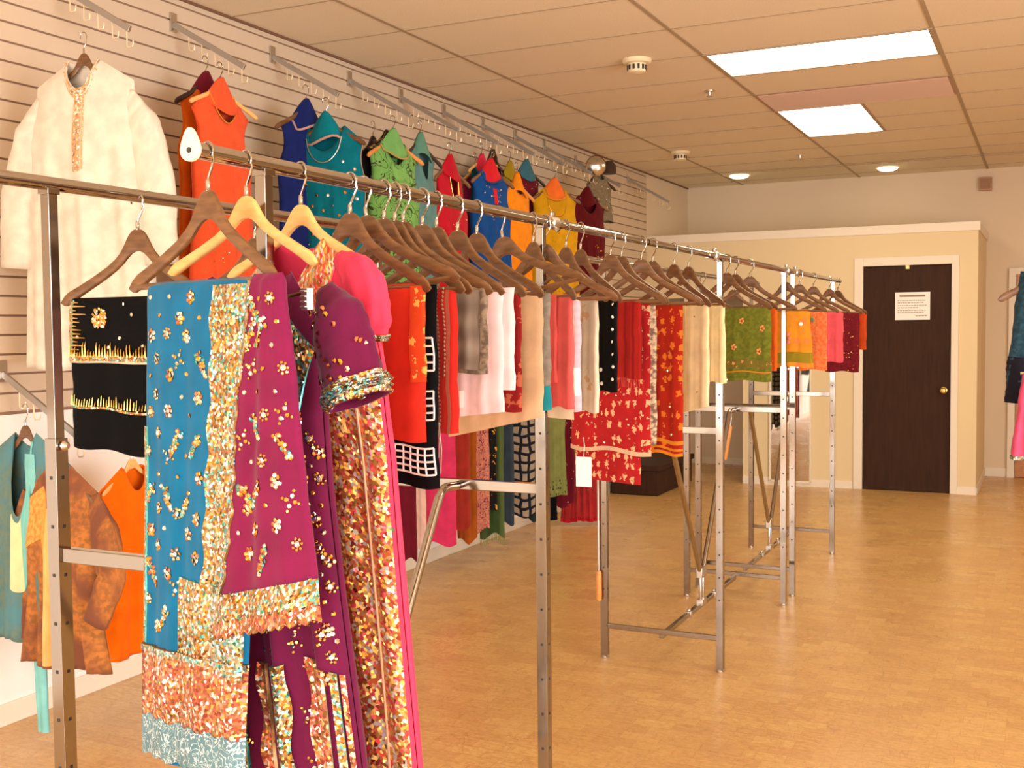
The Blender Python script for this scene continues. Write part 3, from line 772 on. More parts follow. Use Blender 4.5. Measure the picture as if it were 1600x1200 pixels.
M['c_cream'] = cloth('cream_silk', C(246, 226, 176), rough=.6); M['c_creamdot'] = cloth('cream_motif_cloth', C(246, 226, 178), 'dots', C(170, 130, 100), sc=.55)
M['c_green'] = cloth('olive_green_saree', C(122, 128, 44), 'mottle', C(98, 108, 34)); M['c_greengold'] = cloth('green_gold_border', C(120, 110, 44), 'brocade', C(214, 150, 90), sc=1.5)
M['c_orange'] = cloth('bright_orange_cloth', C(232, 104, 32)); M['c_golden'] = cloth('golden_orange_cloth', C(230, 150, 40), 'brocade', C(240, 130, 70), sc=.7)
M['c_olive'] = cloth('olive_cloth', C(150, 130, 34)); M['c_coral'] = cloth('coral_orange_weave', C(232, 108, 52), 'mottle', C(220, 130, 80))
M['c_pink'] = cloth('rose_pink_cloth', C(228, 88, 96)); M['c_maroon'] = cloth('maroon_cloth', C(120, 22, 34), 'mottle', C(96, 20, 30)); M['c_rust'] = cloth('rust_cloth', C(200, 72, 26))
# (peak px, peak py, right arm end px, roll, garment)
HL = [
 (325, 300, 455, 0, 'blue'), (385, 315, 515, 0, 'maroon'), (470, 320, 590, 0, 'pinkdress'),
 (547, 332, 683, 0, ('vermilion', 'plain vermilion red folded cloth beside the pink sequined dress', 'c_redor', 657, .21, 690, {})),
 (572, 335, 717, -.1, ('blackgrid', 'long black folded cloth with white lattice bands', 'c_blackg', 677, .21, 762, {})),
 (600, 338, 735, 0, ('redbead', 'red folded scarf with strings of grey beads down its front', 'c_redbead', 709, .17, 676, {})),
 (617, 343, 750, 0, None),
 (630, 346, 776, 0, ('plaid', 'sheer grey-brown plaid scarf with dark hem', 'c_plaid', 757, .14, 584, {})),
 (660, 347, 797, 0, ('palepink', 'pale pink folded cloth with a white tag on it', 'c_palepink', 784, .19, 650, {})),
 (682, 352, 797, 0, None),
 (715, 357, 832, 0, ('redbro', 'dark red brocade folded cloth beside the pale pink one', 'c_redbro', 809, .17, 643, {})),
 (745, 362, 860, 0, ('beige', 'long plain beige silk cloth with a slanting hem', 'c_beige', 843, .30, 684, {})),
 (785, 367, 906, -.19, ('greyteal', 'narrow grey cloth with a teal lower end', 'c_grey', 856, .14, 640, {})),
 (833, 373, 901, 0, ('salmon', 'salmon pink folded cloth with a white slip under its hem', 'c_salmon', 890, .12, 638, {})),
 (851, 378, 970, 0, ('lilac', 'pale lilac woven scarf with a navy cord and white paper tag', 'c_lilac', 905, .16, 642, {})),
 (884, 384, 950, 0, ('ecru', 'ecru folded cloth with faint brown motifs', 'c_ecru', 929, .12, 644, {})),
 (907, 387, 974, 0, ('blackdot', 'black folded cloth with white dots at its edge', 'c_blackdot', 959, .12, 612, {})),
 (954, 394, 1049, 0, ('darkred', 'dark red pleated scarf with a fringed end', 'c_darkred', 1000, .15, 592, {})),
 (971, 397, 1053, 0, ('redwhite', 'wide red saree with cream floral brocade', 'c_redwhite', 1012, .36, 712, {})),
 (1002, 401, 1100, 0, ('lace', 'narrow beige lace panel between the two red brocade sarees', 'c_lace', 1024, .12, 694, {})),
 (1020, 404, 1105, 0, ('redgold', 'red saree with golden orange brocade and banded hem', 'c_redgold', 1064, .2, 712, {})),
 (1053, 410, 1113, 0, ('cream', 'plain cream silk cloth with rows of small motifs', 'c_creamdot', 1104, .14, 640, {})),
 (1076, 414, 1130, 0, ('cream2', 'cream folded cloth flaring at the hem beside the green saree', 'c_cream', 1129, .13, 598, {})),
 (1136, 424, 1211, 0, ('green', 'olive green saree with orange flowers and a gold border', 'c_green', 1203, .26, 596, {})),
 (1149, 425, 1220, 0, ('orange', 'bright orange folded cloth right of the green saree', 'c_orange', 1217, .12, 579, {})),
 (1172, 427, 1247, 0, None),
 (1228, 438, 1294, 0, ('golden', 'golden orange cloth with a pink flower and olive lining', 'c_golden', 1264, .18, 574, {})),
 (1249, 441, 1315, 0, ('coral', 'coral orange woven cloth with a green spot', 'c_coral', 1292, .16, 578, {})),
 (1271, 443, 1330, 0, ('pink', 'rose pink folded cloth near the far end of the rail', 'c_pink', 1317, .15, 566, {})),
 (1296, 449, 1350, 0, ('maroon2', 'dark maroon cloth with a gold flecked hem near the rail end', 'c_maroon', 1342, .22, 581, {})),
 (1309, 451, 1357, 0, ('rust', 'rust orange cloth, last on the far end of the rail', 'c_rust', 1358, .16, 546, {})),
]
HG = 'wooden hangers along the right-hand rail'
HZ = 1.753
BM = [M['gold'], M['silver'], M['copper'], M['tealb'], M['bronze']]
def placed(peak, ur, x=XR_, z=HZ, lo=-30, hi=24):
    P = at(0, x, peak[0], peak[1]); P = Vector((x, P.y, z)); return P, fit_theta(P, ur, lo, hi)
def drape_thing(name, label, cat, P, a, group, sx, w, ztop, zbot, mat, y0=-.0, t=.018, **kw):
    o = thing(name, label, cat, P, a, group)
    D = Drape(w, ztop-zbot, t, x0=sx-w/2, z0=ztop, y0=y0-.018, **kw)
    D.build('folded_cloth', M[mat] if isinstance(mat, str) else mat, o)
    return o, D
empties = iter(['empty dark wooden hanger between the red bead scarf and the grey plaid scarf', 'empty dark wooden hanger between the pale pink cloth and the dark red brocade', 'empty dark wooden hanger between the orange cloth and the golden orange cloth'])
STYLE = {}
for i, (px, py, ur, roll, g) in enumerate(HL):
    if g in ('maroon', 'pinkdress'):
        continue
    P, a = placed((px, py), ur, hi=12 if i < 25 else 24)
    if g == 'blue': a = math.radians(-16)
    if g is None:
        make_hanger('dark', next(empties), P, a, roll, group=HG); continue
    if g == 'blue': continue
    nm, lab, mat, ue, w, vb, kw = g
    make_hanger('dark', 'dark wooden hanger carrying the '+lab.split(' with ')[0].split(' beside ')[0].split(', last')[0].replace(' right of the green saree', '').replace(' near the far end of the rail', '').replace(' between the two red brocade sarees', '').replace(' flaring at the hem', '')+(' (flared)' if 0 else ''), P, a, roll, group=HG)
    sx, _ = plane_s(P, a, ue, py+95, .03); _, zb = plane_s(P, a, ue-4, vb, .03)
    if sx > .2 : sx = min(sx, .215)
    th = .016 if w < .2 else .013
    cat = 'saree' if w > .19 else 'scarf'
    o, D = drape_thing('folded_saree' if cat == 'saree' else 'folded_scarf', lab, cat, P, a, 'folded cloths on the right-hand rail', sx, w, -.150, zb, mat, t=th, seed=i*1.37, folds=2+(i % 3)*.7, amp=.005,
        hem=(lambda u: .18*(1-u)-.14) if nm == 'beige' else ((lambda u: -.03*u+.05*(1-u)) if nm in ('palepink', 'cream') else ((lambda u: .012*math.sin(u*9)))), flare=.12 if nm == 'cream2' else (.25 if nm == 'golden' else 0))
    STYLE[nm] = (o, D, P, a)
rnd = random.Random(5)
o, D, P, a = STYLE['vermilion']
D.patch('gold_edge', cloth('vermilion_gold_edge', C(200, 70, 30), 'brocade', GOLD, sc=1.6), o, .86, 1.0, .02, .62, .0025)
D2 = Drape(.05, .23, .012, 1.5, .004, 3, x0=D.x0-.01, z0=-.155, y0=-.036); D2.build('front_tail', M['c_redor'], o, 14, 16)
o, D, P, a = STYLE['blackgrid']
for (v0, v1) in ((.26, .42), (.52, .66), (.80, .93)):
    b = MB(); nx, nz = 11, 4
    for k in range(nx+1): b.tube([D.front(.03+.94*k/nx, v0+(v1-v0)*q/10)+Vector((0, -.002, 0)) for q in range(11)], .0021, 6)
    for k in range(nz+1): b.tube([D.front(.03+.94*q/24, v0+(v1-v0)*k/nz)+Vector((0, -.002, 0)) for q in range(25)], .0021, 6)
    b.build('lattice_band', M['whiteb'], o)
o, D, P, a = STYLE['redbead']
for k in range(7):
    u = .3+.09*k; ve = rnd.uniform(.6, .98)
    b = MB()
    n_ = int(ve*D.h/.008)
    for q in range(n_):
        p = D.front(u+.01*math.sin(q*.12+k), .02+ve*q/n_)+Vector((0, -.003, 0)); b.lathe([(.0006, -.0032), (.003, 0), (.0006, .0032)], p, 6)
    b.build('bead_string', M['satin'], o, smooth=False)
b = MB()
for k in range(26):
    x = D.front(rnd.uniform(.45, .75), .93); L = rnd.uniform(.05, .13); dx = rnd.uniform(-.012, .012)
    b.tube([x+Vector((0, -.004, 0)), x+Vector((dx, -.01, -L*.5)), x+Vector((dx*.6, -.008, -L))], .0014, 5)
b.build('tassel', cloth('grey_thread', C(190, 170, 155)), o)
o, D, P, a = STYLE['plaid']
dkh = cloth('dark_plaid_hem', C(92, 76, 62), 'mottle', C(130, 112, 92))
D.patch('hem_border', dkh, o, 0, 1, .95, 1.0, .002, nv=4); D.patch('side_border', dkh, o, .9, 1.0, .02, .95, .002, nu=5)
o, D, P, a = STYLE['palepink']
D.patch('price_tag', M['paper'], o, .28, .5, .8, .93, .004, 6, 6)
D2 = Drape(.09, D.h*.8, .012, 1.5, .005, 6, x0=D.x0+.07, z0=-.15, y0=-.004); D2.build('inner_layer', M['c_palepink'], o, 14, 16)
o, D, P, a = STYLE['greyteal']; D.patch('teal_end', M['c_teal'], o, 0, 1, .79, 1.0, .003, nv=8)
o, D, P, a = STYLE['salmon']
D2 = Drape(.12, D.h+.03, .006, 1.5, .002, 2, x0=D.x0, z0=-.15, y0=-.018); D2.build('white_slip', cloth('white_slip_cloth', C(240, 226, 200)), o, 14, 12)
D3 = Drape(.05, D.h*.78, .01, 1.2, .006, 5, x0=D.x0-.02, z0=-.15, y0=-.032); D3.build('front_tail', M['c_salmon'], o, 12, 14)
o, D, P, a = STYLE['lilac']
D.patch('paper_tag', M['paper'], o, .62, .98, .62, .86, .006, 6, 6)
pts = [D.front(.86+.02*math.sin(q), .02+.66*q/12)+Vector((0, -.008, 0)) for q in range(13)]
b = MB(); b.tube(pts, .0032, 8); e = pts[-1]; b.lathe([(.003, 0), (.007, -.012), (.008, -.03), (.004, -.035)], e, 10); b.build('navy_cord', simple('navy_cord_thread', C(24, 26, 60), .8), o)
o, D, P, a = STYLE['blackdot']
D.beads('white_dots', o, [(.9, .08+.13*k, .0052, 0) for k in range(7)]+[(.45, .78, .0068, 0), (.5, .93, .006, 0), (.15, .6, .005, 0)], [M['whiteb']])
o, D, P, a = STYLE['darkred']
b = MB()
for k in range(30):
    p = D.front(k/29, .995); b.tube([p, p+Vector((rnd.uniform(-.004, .004), 0, -.03))], .0012, 4)
b.build('fringe', cloth('fringe_thread', C(190, 70, 60)), o)
o, D, P, a = STYLE['redwhite']
D.patch('cream_hem', cloth('cream_tissue', C(226, 190, 160)), o, 0, 1, .972, 1.0, .003, nv=4)
items = [(rnd.uniform(.05, .95), rnd.uniform(.3, .95), .0045, 0) for k in range(16)]
D.beads('sequins', o, items, [M['silver']])
D2 = Drape(.30, .12, .01, 2, .003, 4, x0=D.x0-.01, z0=-D.h-.13, y0=-.02); D2.build('lower_fold', M['c_redwhite'], o, 20, 8)
o, D, P, a = STYLE['lace']
o, D, P, a = STYLE['redgold']
for v0, v1, mt in ((.9, .925, 'goldhem'), (.95, .965, 'goldhem'), (.98, 1.0, 'goldhem')):
    if 'goldhem' not in M: M['goldhem'] = cloth('golden_hem_cloth', C(226, 140, 40), rough=.5)
    D.patch('hem_band', M[mt], o, 0, 1, v0, v1, .002, nv=4)
D.beads('sequins', o, [(.7, .45, .006, 0), (.74, .68, .006, 0), (.78, .86, .006, 0)], [M['silver']])
o, D, P, a = STYLE['green']
D.patch('gold_border', M['c_greengold'], o, 0, 1, .72, .83, .002, nv=8); D.patch('gold_line', M['goldhem'], o, 0, 1, .87, .885, .002, nv=3)
it = []
for (u, v) in ((.5, .2), (.85, .3), (.35, .55), (.8, .6), (.12, .35)): it += [(u+.03*math.cos(k)/1, v+.03*math.sin(k), .0058, 0) for k in (0, 1.25, 2.5, 3.75, 5)]
D.beads('embroidered_flowers', o, it, [simple('peach_thread', C(236, 150, 90), .6)])
o, D, P, a = STYLE['golden']
D.patch('olive_lining', M['c_olive'], o, .05, 1, .74, .92, .003, nv=8)
D.beads('pink_flower', o, [(.35+.09*math.cos(k*.9), .5+.09*math.sin(k*.9), .011, 0) for k in range(7)]+[(.75, .25, .012, 1)], [simple('pink_thread', C(240, 130, 110), .6), M['paper']])
o, D, P, a = STYLE['coral']
D.beads('green_spot', o, [(.5, .16, .016, 0)], [simple('green_thread', C(130, 130, 80), .7)]); D.patch('gold_line', M['goldhem'], o, 0, 1, .78, .8, .002, nv=3)
o, D, P, a = STYLE['maroon2']
D.beads('gold_flecks', o, [(rnd.random(), rnd.uniform(.1, 1), .004, 0) for _ in range(26)], [M['gold']])
o, D, P, a = STYLE['cream']
D.patch('vertical_trim', cloth('cream_trim', C(236, 206, 150), 'dots', C(150, 100, 70), sc=.8), o, .0, .2, .02, 1, .002, nu=5)
# ------------------------------------------------------------------ foreground: blue saree, maroon dress, pink dress
DMATS = [M['gold'], M['silver'], M['copper'], M['tealb'], M['bronze']]
P0 = Vector((XR_, at(0, XR_, 325, 300).y, HZ)); A0 = math.radians(-16)
P1 = Vector((XR_, at(0, XR_, 385, 315).y, HZ)); P2 = Vector((XR_, at(0, XR_, 470, 320).y, HZ)); A2 = math.radians(-18)
make_hanger('dark', 'dark wooden hanger nearest the rail end, carrying the blue sequined saree', P0, A0, group=HG)
make_hanger('light', 'light wooden hanger with square ends carrying the maroon dress', P1, A0, bar=False, group=HG)
make_hanger('light', 'light wooden hanger with a round top carrying the pink sequined dress', P2, A2, bar=False, group=HG)
M['c_blue'] = cloth('turquoise_blue_chiffon', C(0, 100, 142), rough=.75, sheen=.1)
M['c_magenta'] = cloth('magenta_chiffon', C(120, 20, 66), rough=.75, sheen=.1)
M['c_plum'] = cloth('plum_crepe', C(98, 14, 56), rough=.8, sheen=.1)
M['c_hotpink'] = cloth('hot_pink_satin', C(232, 60, 92), rough=.6, sheen=.05)
M['c_crinkle'] = cloth('crinkled_aqua_net', C(96, 128, 136), 'vine', C(190, 200, 196), sc=2.2)
# blue saree
rnd = random.Random(11)
lx, _ = plane_s(P0, A0, 233, 445, .02); rx, _ = plane_s(P0, A0, 402, 442, .02); _, zb = plane_s(P0, A0, 280, 1193, .02)
w = rx-lx
t = thing('folded_saree', 'turquoise blue saree with scattered sequins, gold side border and copper hem band', 'saree', P0, A0)
D = Drape(w, -.158-zb, .03, 3.1, .008, 2.2, flare=-.08, skew=-.055, x0=(lx+rx)/2, z0=-.152, y0=-.02)
D.build('blue_cloth', M['c_blue'], t, 60, 50)
D.patch('gold_side_border', M['goldseq'], t, .70, .94, .015, .60, .004, 16, 40, ufn=lambda v: .012*math.sin(v*60)-.04*v)
D.patch('silver_scalloped_edge', M['silverseq'], t, .93, .985, .015, .60, .0045, 6, 50, ufn=lambda v: .012*math.sin(v*90)-.04*v)
D.patch('gold_left_edge', M['goldseq'], t, .03, .065, .3, .76, .004, 5, 30)
D.patch('gold_panel', M['goldseq'], t, .42, .80, .60, .765, .005, 16, 20)
D.patch('silver_bead_rows', M['silverseq'], t, .74, .99, .60, .775, .0065, 12, 18)
D.patch('copper_hem_band', M['copperseq'], t, .0, 1.0, .775, .92, .006, 26, 16, vfn=lambda u: -.02*u, bulge=.004)
D.patch('aqua_piping', M['silverseq'], t, .0, 1.0, .765, .778, .008, 26, 3, vfn=lambda u: -.02*u)
D.patch('crinkled_fringe', M['c_crinkle'], t, .0, 1.0, .915, 1.0, .007, 30, 14, vfn=lambda u: -.02*u+.004*math.sin(u*40), bulge=.01)
items = []
for k in range(54):
    row, c_ = divmod(k, 3)
    u = .09+.2*c_+(.1 if row % 2 else 0)+rnd.uniform(-.03, .03); v = .03+row/18*.72+rnd.uniform(-.008, .008)
    if v > .57 and u > .4: continue
    items += D.motif(u, v, ['round', 'flower', 'dot', 'paisley', 'round', 'flower', 'star', 'dot', 'dot'][rnd.randrange(9)], rnd)
for k in range(420):
    v = rnd.uniform(.02, .6); items.append((rnd.uniform(.70, .98)-.04*v, v, rnd.uniform(.0022, .004), None))
for k in range(260): items.append((rnd.uniform(.42, .98), rnd.uniform(.6, .77), rnd.uniform(.0025, .0045), None))
for k in range(240): items.append((rnd.uniform(.02, .98), rnd.uniform(.77, .9), rnd.uniform(.0022, .0042), rnd.choice((0, 1, 2, 2, 4))))
for k in range(9):
    for q in range(26): items.append((.76+.028*k, .62+q*.0056+.01*math.sin(k), .0024, 1)) if k > 3 else None
D.beads('sequins', t, [i for i in items if i], DMATS)
# magenta dupatta, folded narrow, flaring to a slanted sequined hem
lx2, _ = plane_s(P0, A0, 400, 445, .03); rx2, _ = plane_s(P0, A0, 447, 440, .03); _, zb2 = plane_s(P0, A0, 420, 985, .03)
t = thing('folded_dupatta', 'magenta dupatta flaring down to a slanted gold sequined hem, overlapping the blue saree', 'dupatta', P0, A0)
w2 = rx2-lx2
D = Drape(w2, -.152-zb2, .024, 1.6, .012, 1.1, flare=2.5, skew=-.02, x0=(lx2+rx2)/2, z0=-.150, y0=-.035, hem=lambda u: .06-.13*u)
D.build('magenta_cloth', M['c_magenta'], t, 50, 50)
D.patch('gold_hem_band', M['goldseq'], t, 0, 1, .88, .955, .005, 30, 10)
D.patch('copper_scalloped_hem', M['copperseq'], t, 0, 1, .955, 1.0, .006, 40, 6, vfn=lambda u: .008*math.sin(u*70))
D.patch('silver_bead_line', M['silverseq'], t, .06, .12, .02, .9, .004, 4, 60, ufn=lambda v: .03*math.sin(v*12)+.02*math.sin(v*70))
items = []
for k in range(36):
    row, c_ = divmod(k, 3)
    items += D.motif(.22+.27*c_+(.12 if row % 2 else 0)+rnd.uniform(-.03, .03), .07+row/12*.77, rnd.choice(['flower', 'star', 'round', 'paisley', 'dot', 'dot']), rnd)
for k in range(300): items.append((rnd.random(), rnd.uniform(.88, 1), rnd.uniform(.0022, .0042), None))
for k in range(150): v = rnd.uniform(.02, .9); items.append((.09+.03*math.sin(v*12)+rnd.uniform(-.02, .02), v, .003, rnd.choice((0, 1, 1, 3))))
D.beads('sequins', t, items, DMATS)
# maroon dress
t = thing('embroidered_dress', 'dark maroon dress with gold cuffed sleeve and sequin striped skirt, between dupatta and pink dress', 'dress', P1, A0)
G = Garment(L=1.18, ws=.20, wc=.2, ww=.2, wh=.24, nw=.12, nd=.10, arm=0, dep=.055, folds=4.5, amp=.012, seed=1.2, skew=.09, low=.085)
G.build('bodice_and_skirt', M['c_plum'], t, 60, 60)
def sl_band(path, radii, name, mat, t0, t1, off=.004, par=None, flat=.6, seed=3):
    pa = [Vector(p) for p in path]; L = len(pa)-1
    def pt(q): 
        q = q*L; i = min(int(q), L-1); return pa[i].lerp(pa[i+1], q-i), radii[i]+(radii[i+1]-radii[i])*(q-i)
    sub = [pt(t0+(t1-t0)*k/5) for k in range(6)]
    return sleeve(name, mat, par, [s_[0] for s_ in sub], [s_[1]+off for s_ in sub], flat, 5, seed)
def px_path(P, a, pts, yo):
    out = []
    for (u, v) in pts:
        sx_, z_ = plane_s(P, a, u, v, -yo); out.append((sx_, yo, z_))
    return out
path = px_path(P1, A0, [(508, 452), (527, 500), (545, 560), (560, 628)], -.03); rad = [.022, .056, .062, .066]
sleeve('sleeve', M['c_plum'], t, path, rad, .55, 5, 3)
sl_band(path, rad, 'gold_cuff', M['goldseq'], .84, 1.0, .004, t, .57)
sl_band(path, rad, 'silver_cuff_stripe', M['silverseq'], .89, .95, .007, t, .58)
G.patch('gold_neck_band', M['goldseq'], t, .02, .30, .035, .19, .005, 14, 18, ufn=lambda v: .45-2.6*v)
G.patch('silver_neck_stripe', M['silverseq'], t, .1, .22, .035, .19, .008, 6, 18, ufn=lambda v: .45-2.6*v)
G.patch('gold_panel_corner', M['goldseq'], t, -.1, .42, .46, .515, .006, 14, 8, vfn=lambda u: -.02*math.sin(u*5))
G.patch('silver_panel_stripe', M['silverseq'], t, -.1, .3, .467, .497, .009, 12, 4, vfn=lambda u: -.02*math.sin(u*5))
for k in range(7):
    u = -.95+k*.27; G.patch('gold_skirt_stripe', M['goldseq'] if k % 2 else M['copperseq'], t, u, u+.12, .61, .995, .006, 8, 34, ufn=lambda v, k=k: .012*math.sin(v*50+k))
G.patch('gold_neck_band', M['goldseq'], t, .62, .93, .05, .24, .006, 14, 18, ufn=lambda v: .1-.9*v)
for k, (u, w_) in enumerate(((.815, .06), (.905, .045), (.965, .022))): G.patch('gold_skirt_stripe', M['goldseq'] if k % 2 else M['copperseq'], t, u, u+w_, .61, .995, .006, 6, 34)
items = []
for k in range(64):
    u = .2+.19*(k % 4)+(.09 if (k//4) % 2 else 0)+rnd.uniform(-.03, .03); v = .08+(k//4)/16*.58
    items += G.motif(u, v, rnd.choice(['dot', 'dot', 'round', 'flower', 'dot', 'star']), rnd)
for k in range(26): items += G.motif((.86, .93, .975)[k % 3], .2+.4*k/26, ('dot', 'round', 'flower', 'dot')[k % 4], rnd)
for k in range(22):
    items += G.motif(-.6+.32*(k % 5)+rnd.uniform(-.03, .03), .64+.34*(k/22), 'star', rnd)
for k in range(260): 
    kk = rnd.randrange(7); items.append((-.95+kk*.27+rnd.uniform(0, .12), rnd.uniform(.66, .99), rnd.uniform(.0025, .0045), None))
for k in range(140): v = rnd.uniform(.04, .19); items.append((rnd.uniform(.0, .3)+.45-2.6*v, v, rnd.uniform(.0025, .0042), None))
for k in range(60):
    zq = rnd.random(); items.append((.1+.05*math.sin(k), .36+.12*zq, .0032, rnd.choice((0, 1, 3))))
G.beads('sequins', t, items, DMATS)
# loose sequins on the sleeve
b = MB(); bo = []
for k in range(34):
    q = rnd.uniform(.15, .98)*3; i = min(int(q), 2); pp = Vector(path[i]).lerp(Vector(path[i+1]), q-i); rr = rad[i]+(rad[i+1]-rad[i])*(q-i)
    th = rnd.uniform(PI*1.05, PI*1.95); n = Vector((math.cos(th), math.sin(th)*.6, 0)).normalized()
    c0 = pp+Vector((math.cos(th)*rr*1.03, math.sin(th)*rr*.57, 0)); r = .0048
    a_ = n.cross(Vector((0, 0, 1))).normalized(); e_ = n.cross(a_)
    rim = [c0+n*.003+(a_*math.cos(q*PI/3)+e_*math.sin(q*PI/3))*r for q in range(6)]
    b.add(rim+[c0+n*.006, c0+n*.001], [(q, (q+1) % 6, 6) for q in range(6)]+[((q+1) % 6, q, 7) for q in range(6)], rnd.randrange(3))
b.build('sleeve_sequins', DMATS[:3], t, smooth=False)['kind'] = 'stuff'
# pink dress
t = thing('embroidered_dress', 'hot pink dress with puffed sleeve and dense copper and gold sequin panels', 'dress', P2, A2)
G = Garment(L=1.22, ws=.2, wc=.235, ww=.25, wh=.29, nw=.075, nd=.1, arm=0, dep=.06, folds=3.5, amp=.012, seed=2.7, skew=.05, low=.015)
G.build('bodice_and_skirt', M['c_hotpink'], t, 70, 60)
path = px_path(P2, A2, [(530, 405), (556, 425), (574, 458), (580, 500), (578, 530)], -.035); rad = [.016, .036, .043, .040, .028]
sleeve('puffed_sleeve', M['c_hotpink'], t, path, rad, .75, 7, 2, 30)
sl_band(path[-2:], [.042, .03], 'bead_cuff', M['goldseq'], .7, 1.0, .006, t, .75)
G.patch('sequin_collar', M['pinkseq'], t, -.5, .46, .0, .085, .006, 30, 12)
G.patch('sequin_yoke', M['pinkseq'], t, -.86, .62, .0, .2, .005, 34, 16)
G.patch('gold_sequin_panel', M['pinkseq'], t, .40, .80, .2, .995, .006, 22, 60, ufn=lambda v: .06*math.sin(v*3), bulge=.004)
G.patch('copper_sequin_panel', M['copperseq'], t, .02, .41, .3, .995, .005, 16, 60, ufn=lambda v: .06*math.sin(v*3))
G.patch('side_sequin_panel', M['pinkseq'], t, .825, .99, .14, .995, .005, 16, 60)
G.patch('cream_piping', cloth('cream_piping', C(240, 196, 160)), t, .802, .815, .22, .995, .008, 4, 60, ufn=lambda v: .06*math.sin(v*3))
items = []
for k in range(900):
    v = rnd.uniform(.24, .99); u = rnd.uniform(.02, .8)+.06*math.sin(v*3); items.append((u, v, rnd.uniform(.0025, .0052), rnd.choice((0, 0, 1, 2, 2, 4, 5, 6))))
for k in range(260): v = rnd.uniform(.16, .98); items.append((rnd.uniform(.825, .96), v, rnd.uniform(.003, .005), rnd.choice((0, 1, 0, 2, 5))))
for k in range(240): items.append((rnd.uniform(-.8, .6), rnd.uniform(.0, .2), rnd.uniform(.0025, .0045), None))
for k in range(22): items.append((.45+.1*math.sin(k), .05+.004*k, .004, 5))
for q in range(26):
    for k in range(5): items.append((.2+k*.05+.06*math.sin((.4+q*.008)*3), .40+q*.0085-.006*k, .0052, 0 if k % 2 else 1))
# green flower brooches and a red jewel
def brooch(u, v, R, n, mi_p, mi_c):
    o_ = []; eu = max(.05, (G.front(u+.01, v)-G.front(u-.01, v)).length/.02); ev = (G.front(u, v+.01)-G.front(u, v-.01)).length/.02
    for k in range(n):
        a = 2*PI*k/n
        for q in range(3): rr = R*(.5+.25*q); o_.append((u+rr*math.cos(a)/eu, v+rr*math.sin(a)/ev, .0062-.0008*q, mi_p))
    for k in range(14): a = 2*PI*k/14; o_.append((u+R*.3*math.cos(a)/eu, v+R*.3*math.sin(a)/ev, .0034, 1))
    o_.append((u, v, R*.2, mi_c)); return o_
bu, bz = plane_s(P2, A2, 557, 812, .06)
def findu(G, bu, bz):
    best = None
    for i in range(-95, 96, 3):
        for j in range(5, 100, 2):
            p = G.front(i/100, j/100); d = (p.x-bu)**2+(p.z-bz)**2
            if best is None or d < best[0]: best = (d, i/100, j/100)
    return best[1], best[2]
u_, v_ = findu(G, bu, bz); items += brooch(u_, v_, .04, 14, 5, 3)
bu, bz = plane_s(P2, A2, 573, 967, .06); u_, v_ = findu(G, bu, bz); items += brooch(u_, v_, .02, 8, 2, 6)
bu, bz = plane_s(P2, A2, 573, 1125, .06); u_, v_ = findu(G, bu, bz); items += brooch(u_, v_, .03, 12, 5, 6)
G.beads('sequins', t, items, DMATS+[M['greenb'], M['redb']])
# skirt clip holding the maroon dress
t = thing('skirt_clip', 'small dark metal clip bar with steel clips at the neck of the maroon dress', 'clip hanger', P1, A0)
p, _z = plane_s(P1, A0, 430, 468, .085); q_, z2 = plane_s(P1, A0, 488, 455, .085)
b = MB(); b.tube([(p, -.088, _z), (q_, -.088, z2)], .0028, 8); b.build('clip_bar', M['bronze'], t)
b = MB(); b.box((q_-.004, -.092, z2-.012), (.016, .012, .034)); 
for k in range(4): b.box((q_-.004, -.0995, z2+.0-k*.008), (.013, .004, .003))
b.build('clip', M['satin'], t, bevel=.001)
# ------------------------------------------------------------------ left rail
PL, AL = placed((215, 360), 335, XL_, HZ-.01, -20, 20)
make_hanger('dark', 'dark wooden hanger on the left rail carrying the black saree', PL, AL, group='wooden hangers on the left-hand rails')
lx, zt_ = plane_s(PL, AL, 112, 462, .02); rx, _ = plane_s(PL, AL, 262, 450, .02); _, zb = plane_s(PL, AL, 170, 700, .02)
t = thing('folded_saree', 'black folded saree with two gold spiked embroidery bands, on the left rail', 'saree', PL, AL)
M['c_black'] = cloth('black_fringed_cloth', C(7, 7, 9), sheen=0)
D = Drape(rx-lx, -.152-zb, .035, 1.6, .006, .5, x0=(lx+rx)/2, z0=-.15, y0=-.02, hem=lambda u: .05*u+.01*math.sin(u*11))
D.build('black_cloth', M['c_black'], t, 40, 40)
D.patch('gold_band', M['goldseq'], t, 0, 1, .385, .42, .004, 30, 5); D.patch('silver_band_line', M['silver'], t, 0, 1, .42, .432, .0045, 30, 3)
D.patch('lower_gold_line', M['goldseq'], t, 0, 1, .715, .73, .004, 30, 3, vfn=lambda u: .012*u); D.patch('gold_side_edge', M['goldseq'], t, .0, .06, .02, .42, .004, 5, 30)
b = MB()
for k in range(34):
    u = .02+k*.029; hgt = rnd.uniform(.03, .1)
    b.tube([D.front(u, .39)+Vector((0, -.004, 0)), D.front(u, .39-hgt*.7)+Vector((0, -.004, 0)), D.front(u, .39-hgt)+Vector((0, -.003, 0))], [.0028, .0018, .0005], 5)
    hgt = rnd.uniform(.03, .085)
    b.tube([D.front(u, .715)+Vector((0, -.004, 0)), D.front(u, .715-hgt)+Vector((0, -.003, 0))], [.0024, .0006], 5)
for k in range(14):
    v = .03+k*.026; L = rnd.uniform(.06, .18); b.tube([D.front(.05, v)+Vector((0, -.004, 0)), D.front(.05+L, v+.004)+Vector((0, -.003, 0))], [.0026, .0006], 5)
b.build('gold_spikes', M['gold'], t)['kind'] = 'stuff'
it = [(.37+.003*math.cos(k), .12, .004, 0) for k in range(1)]
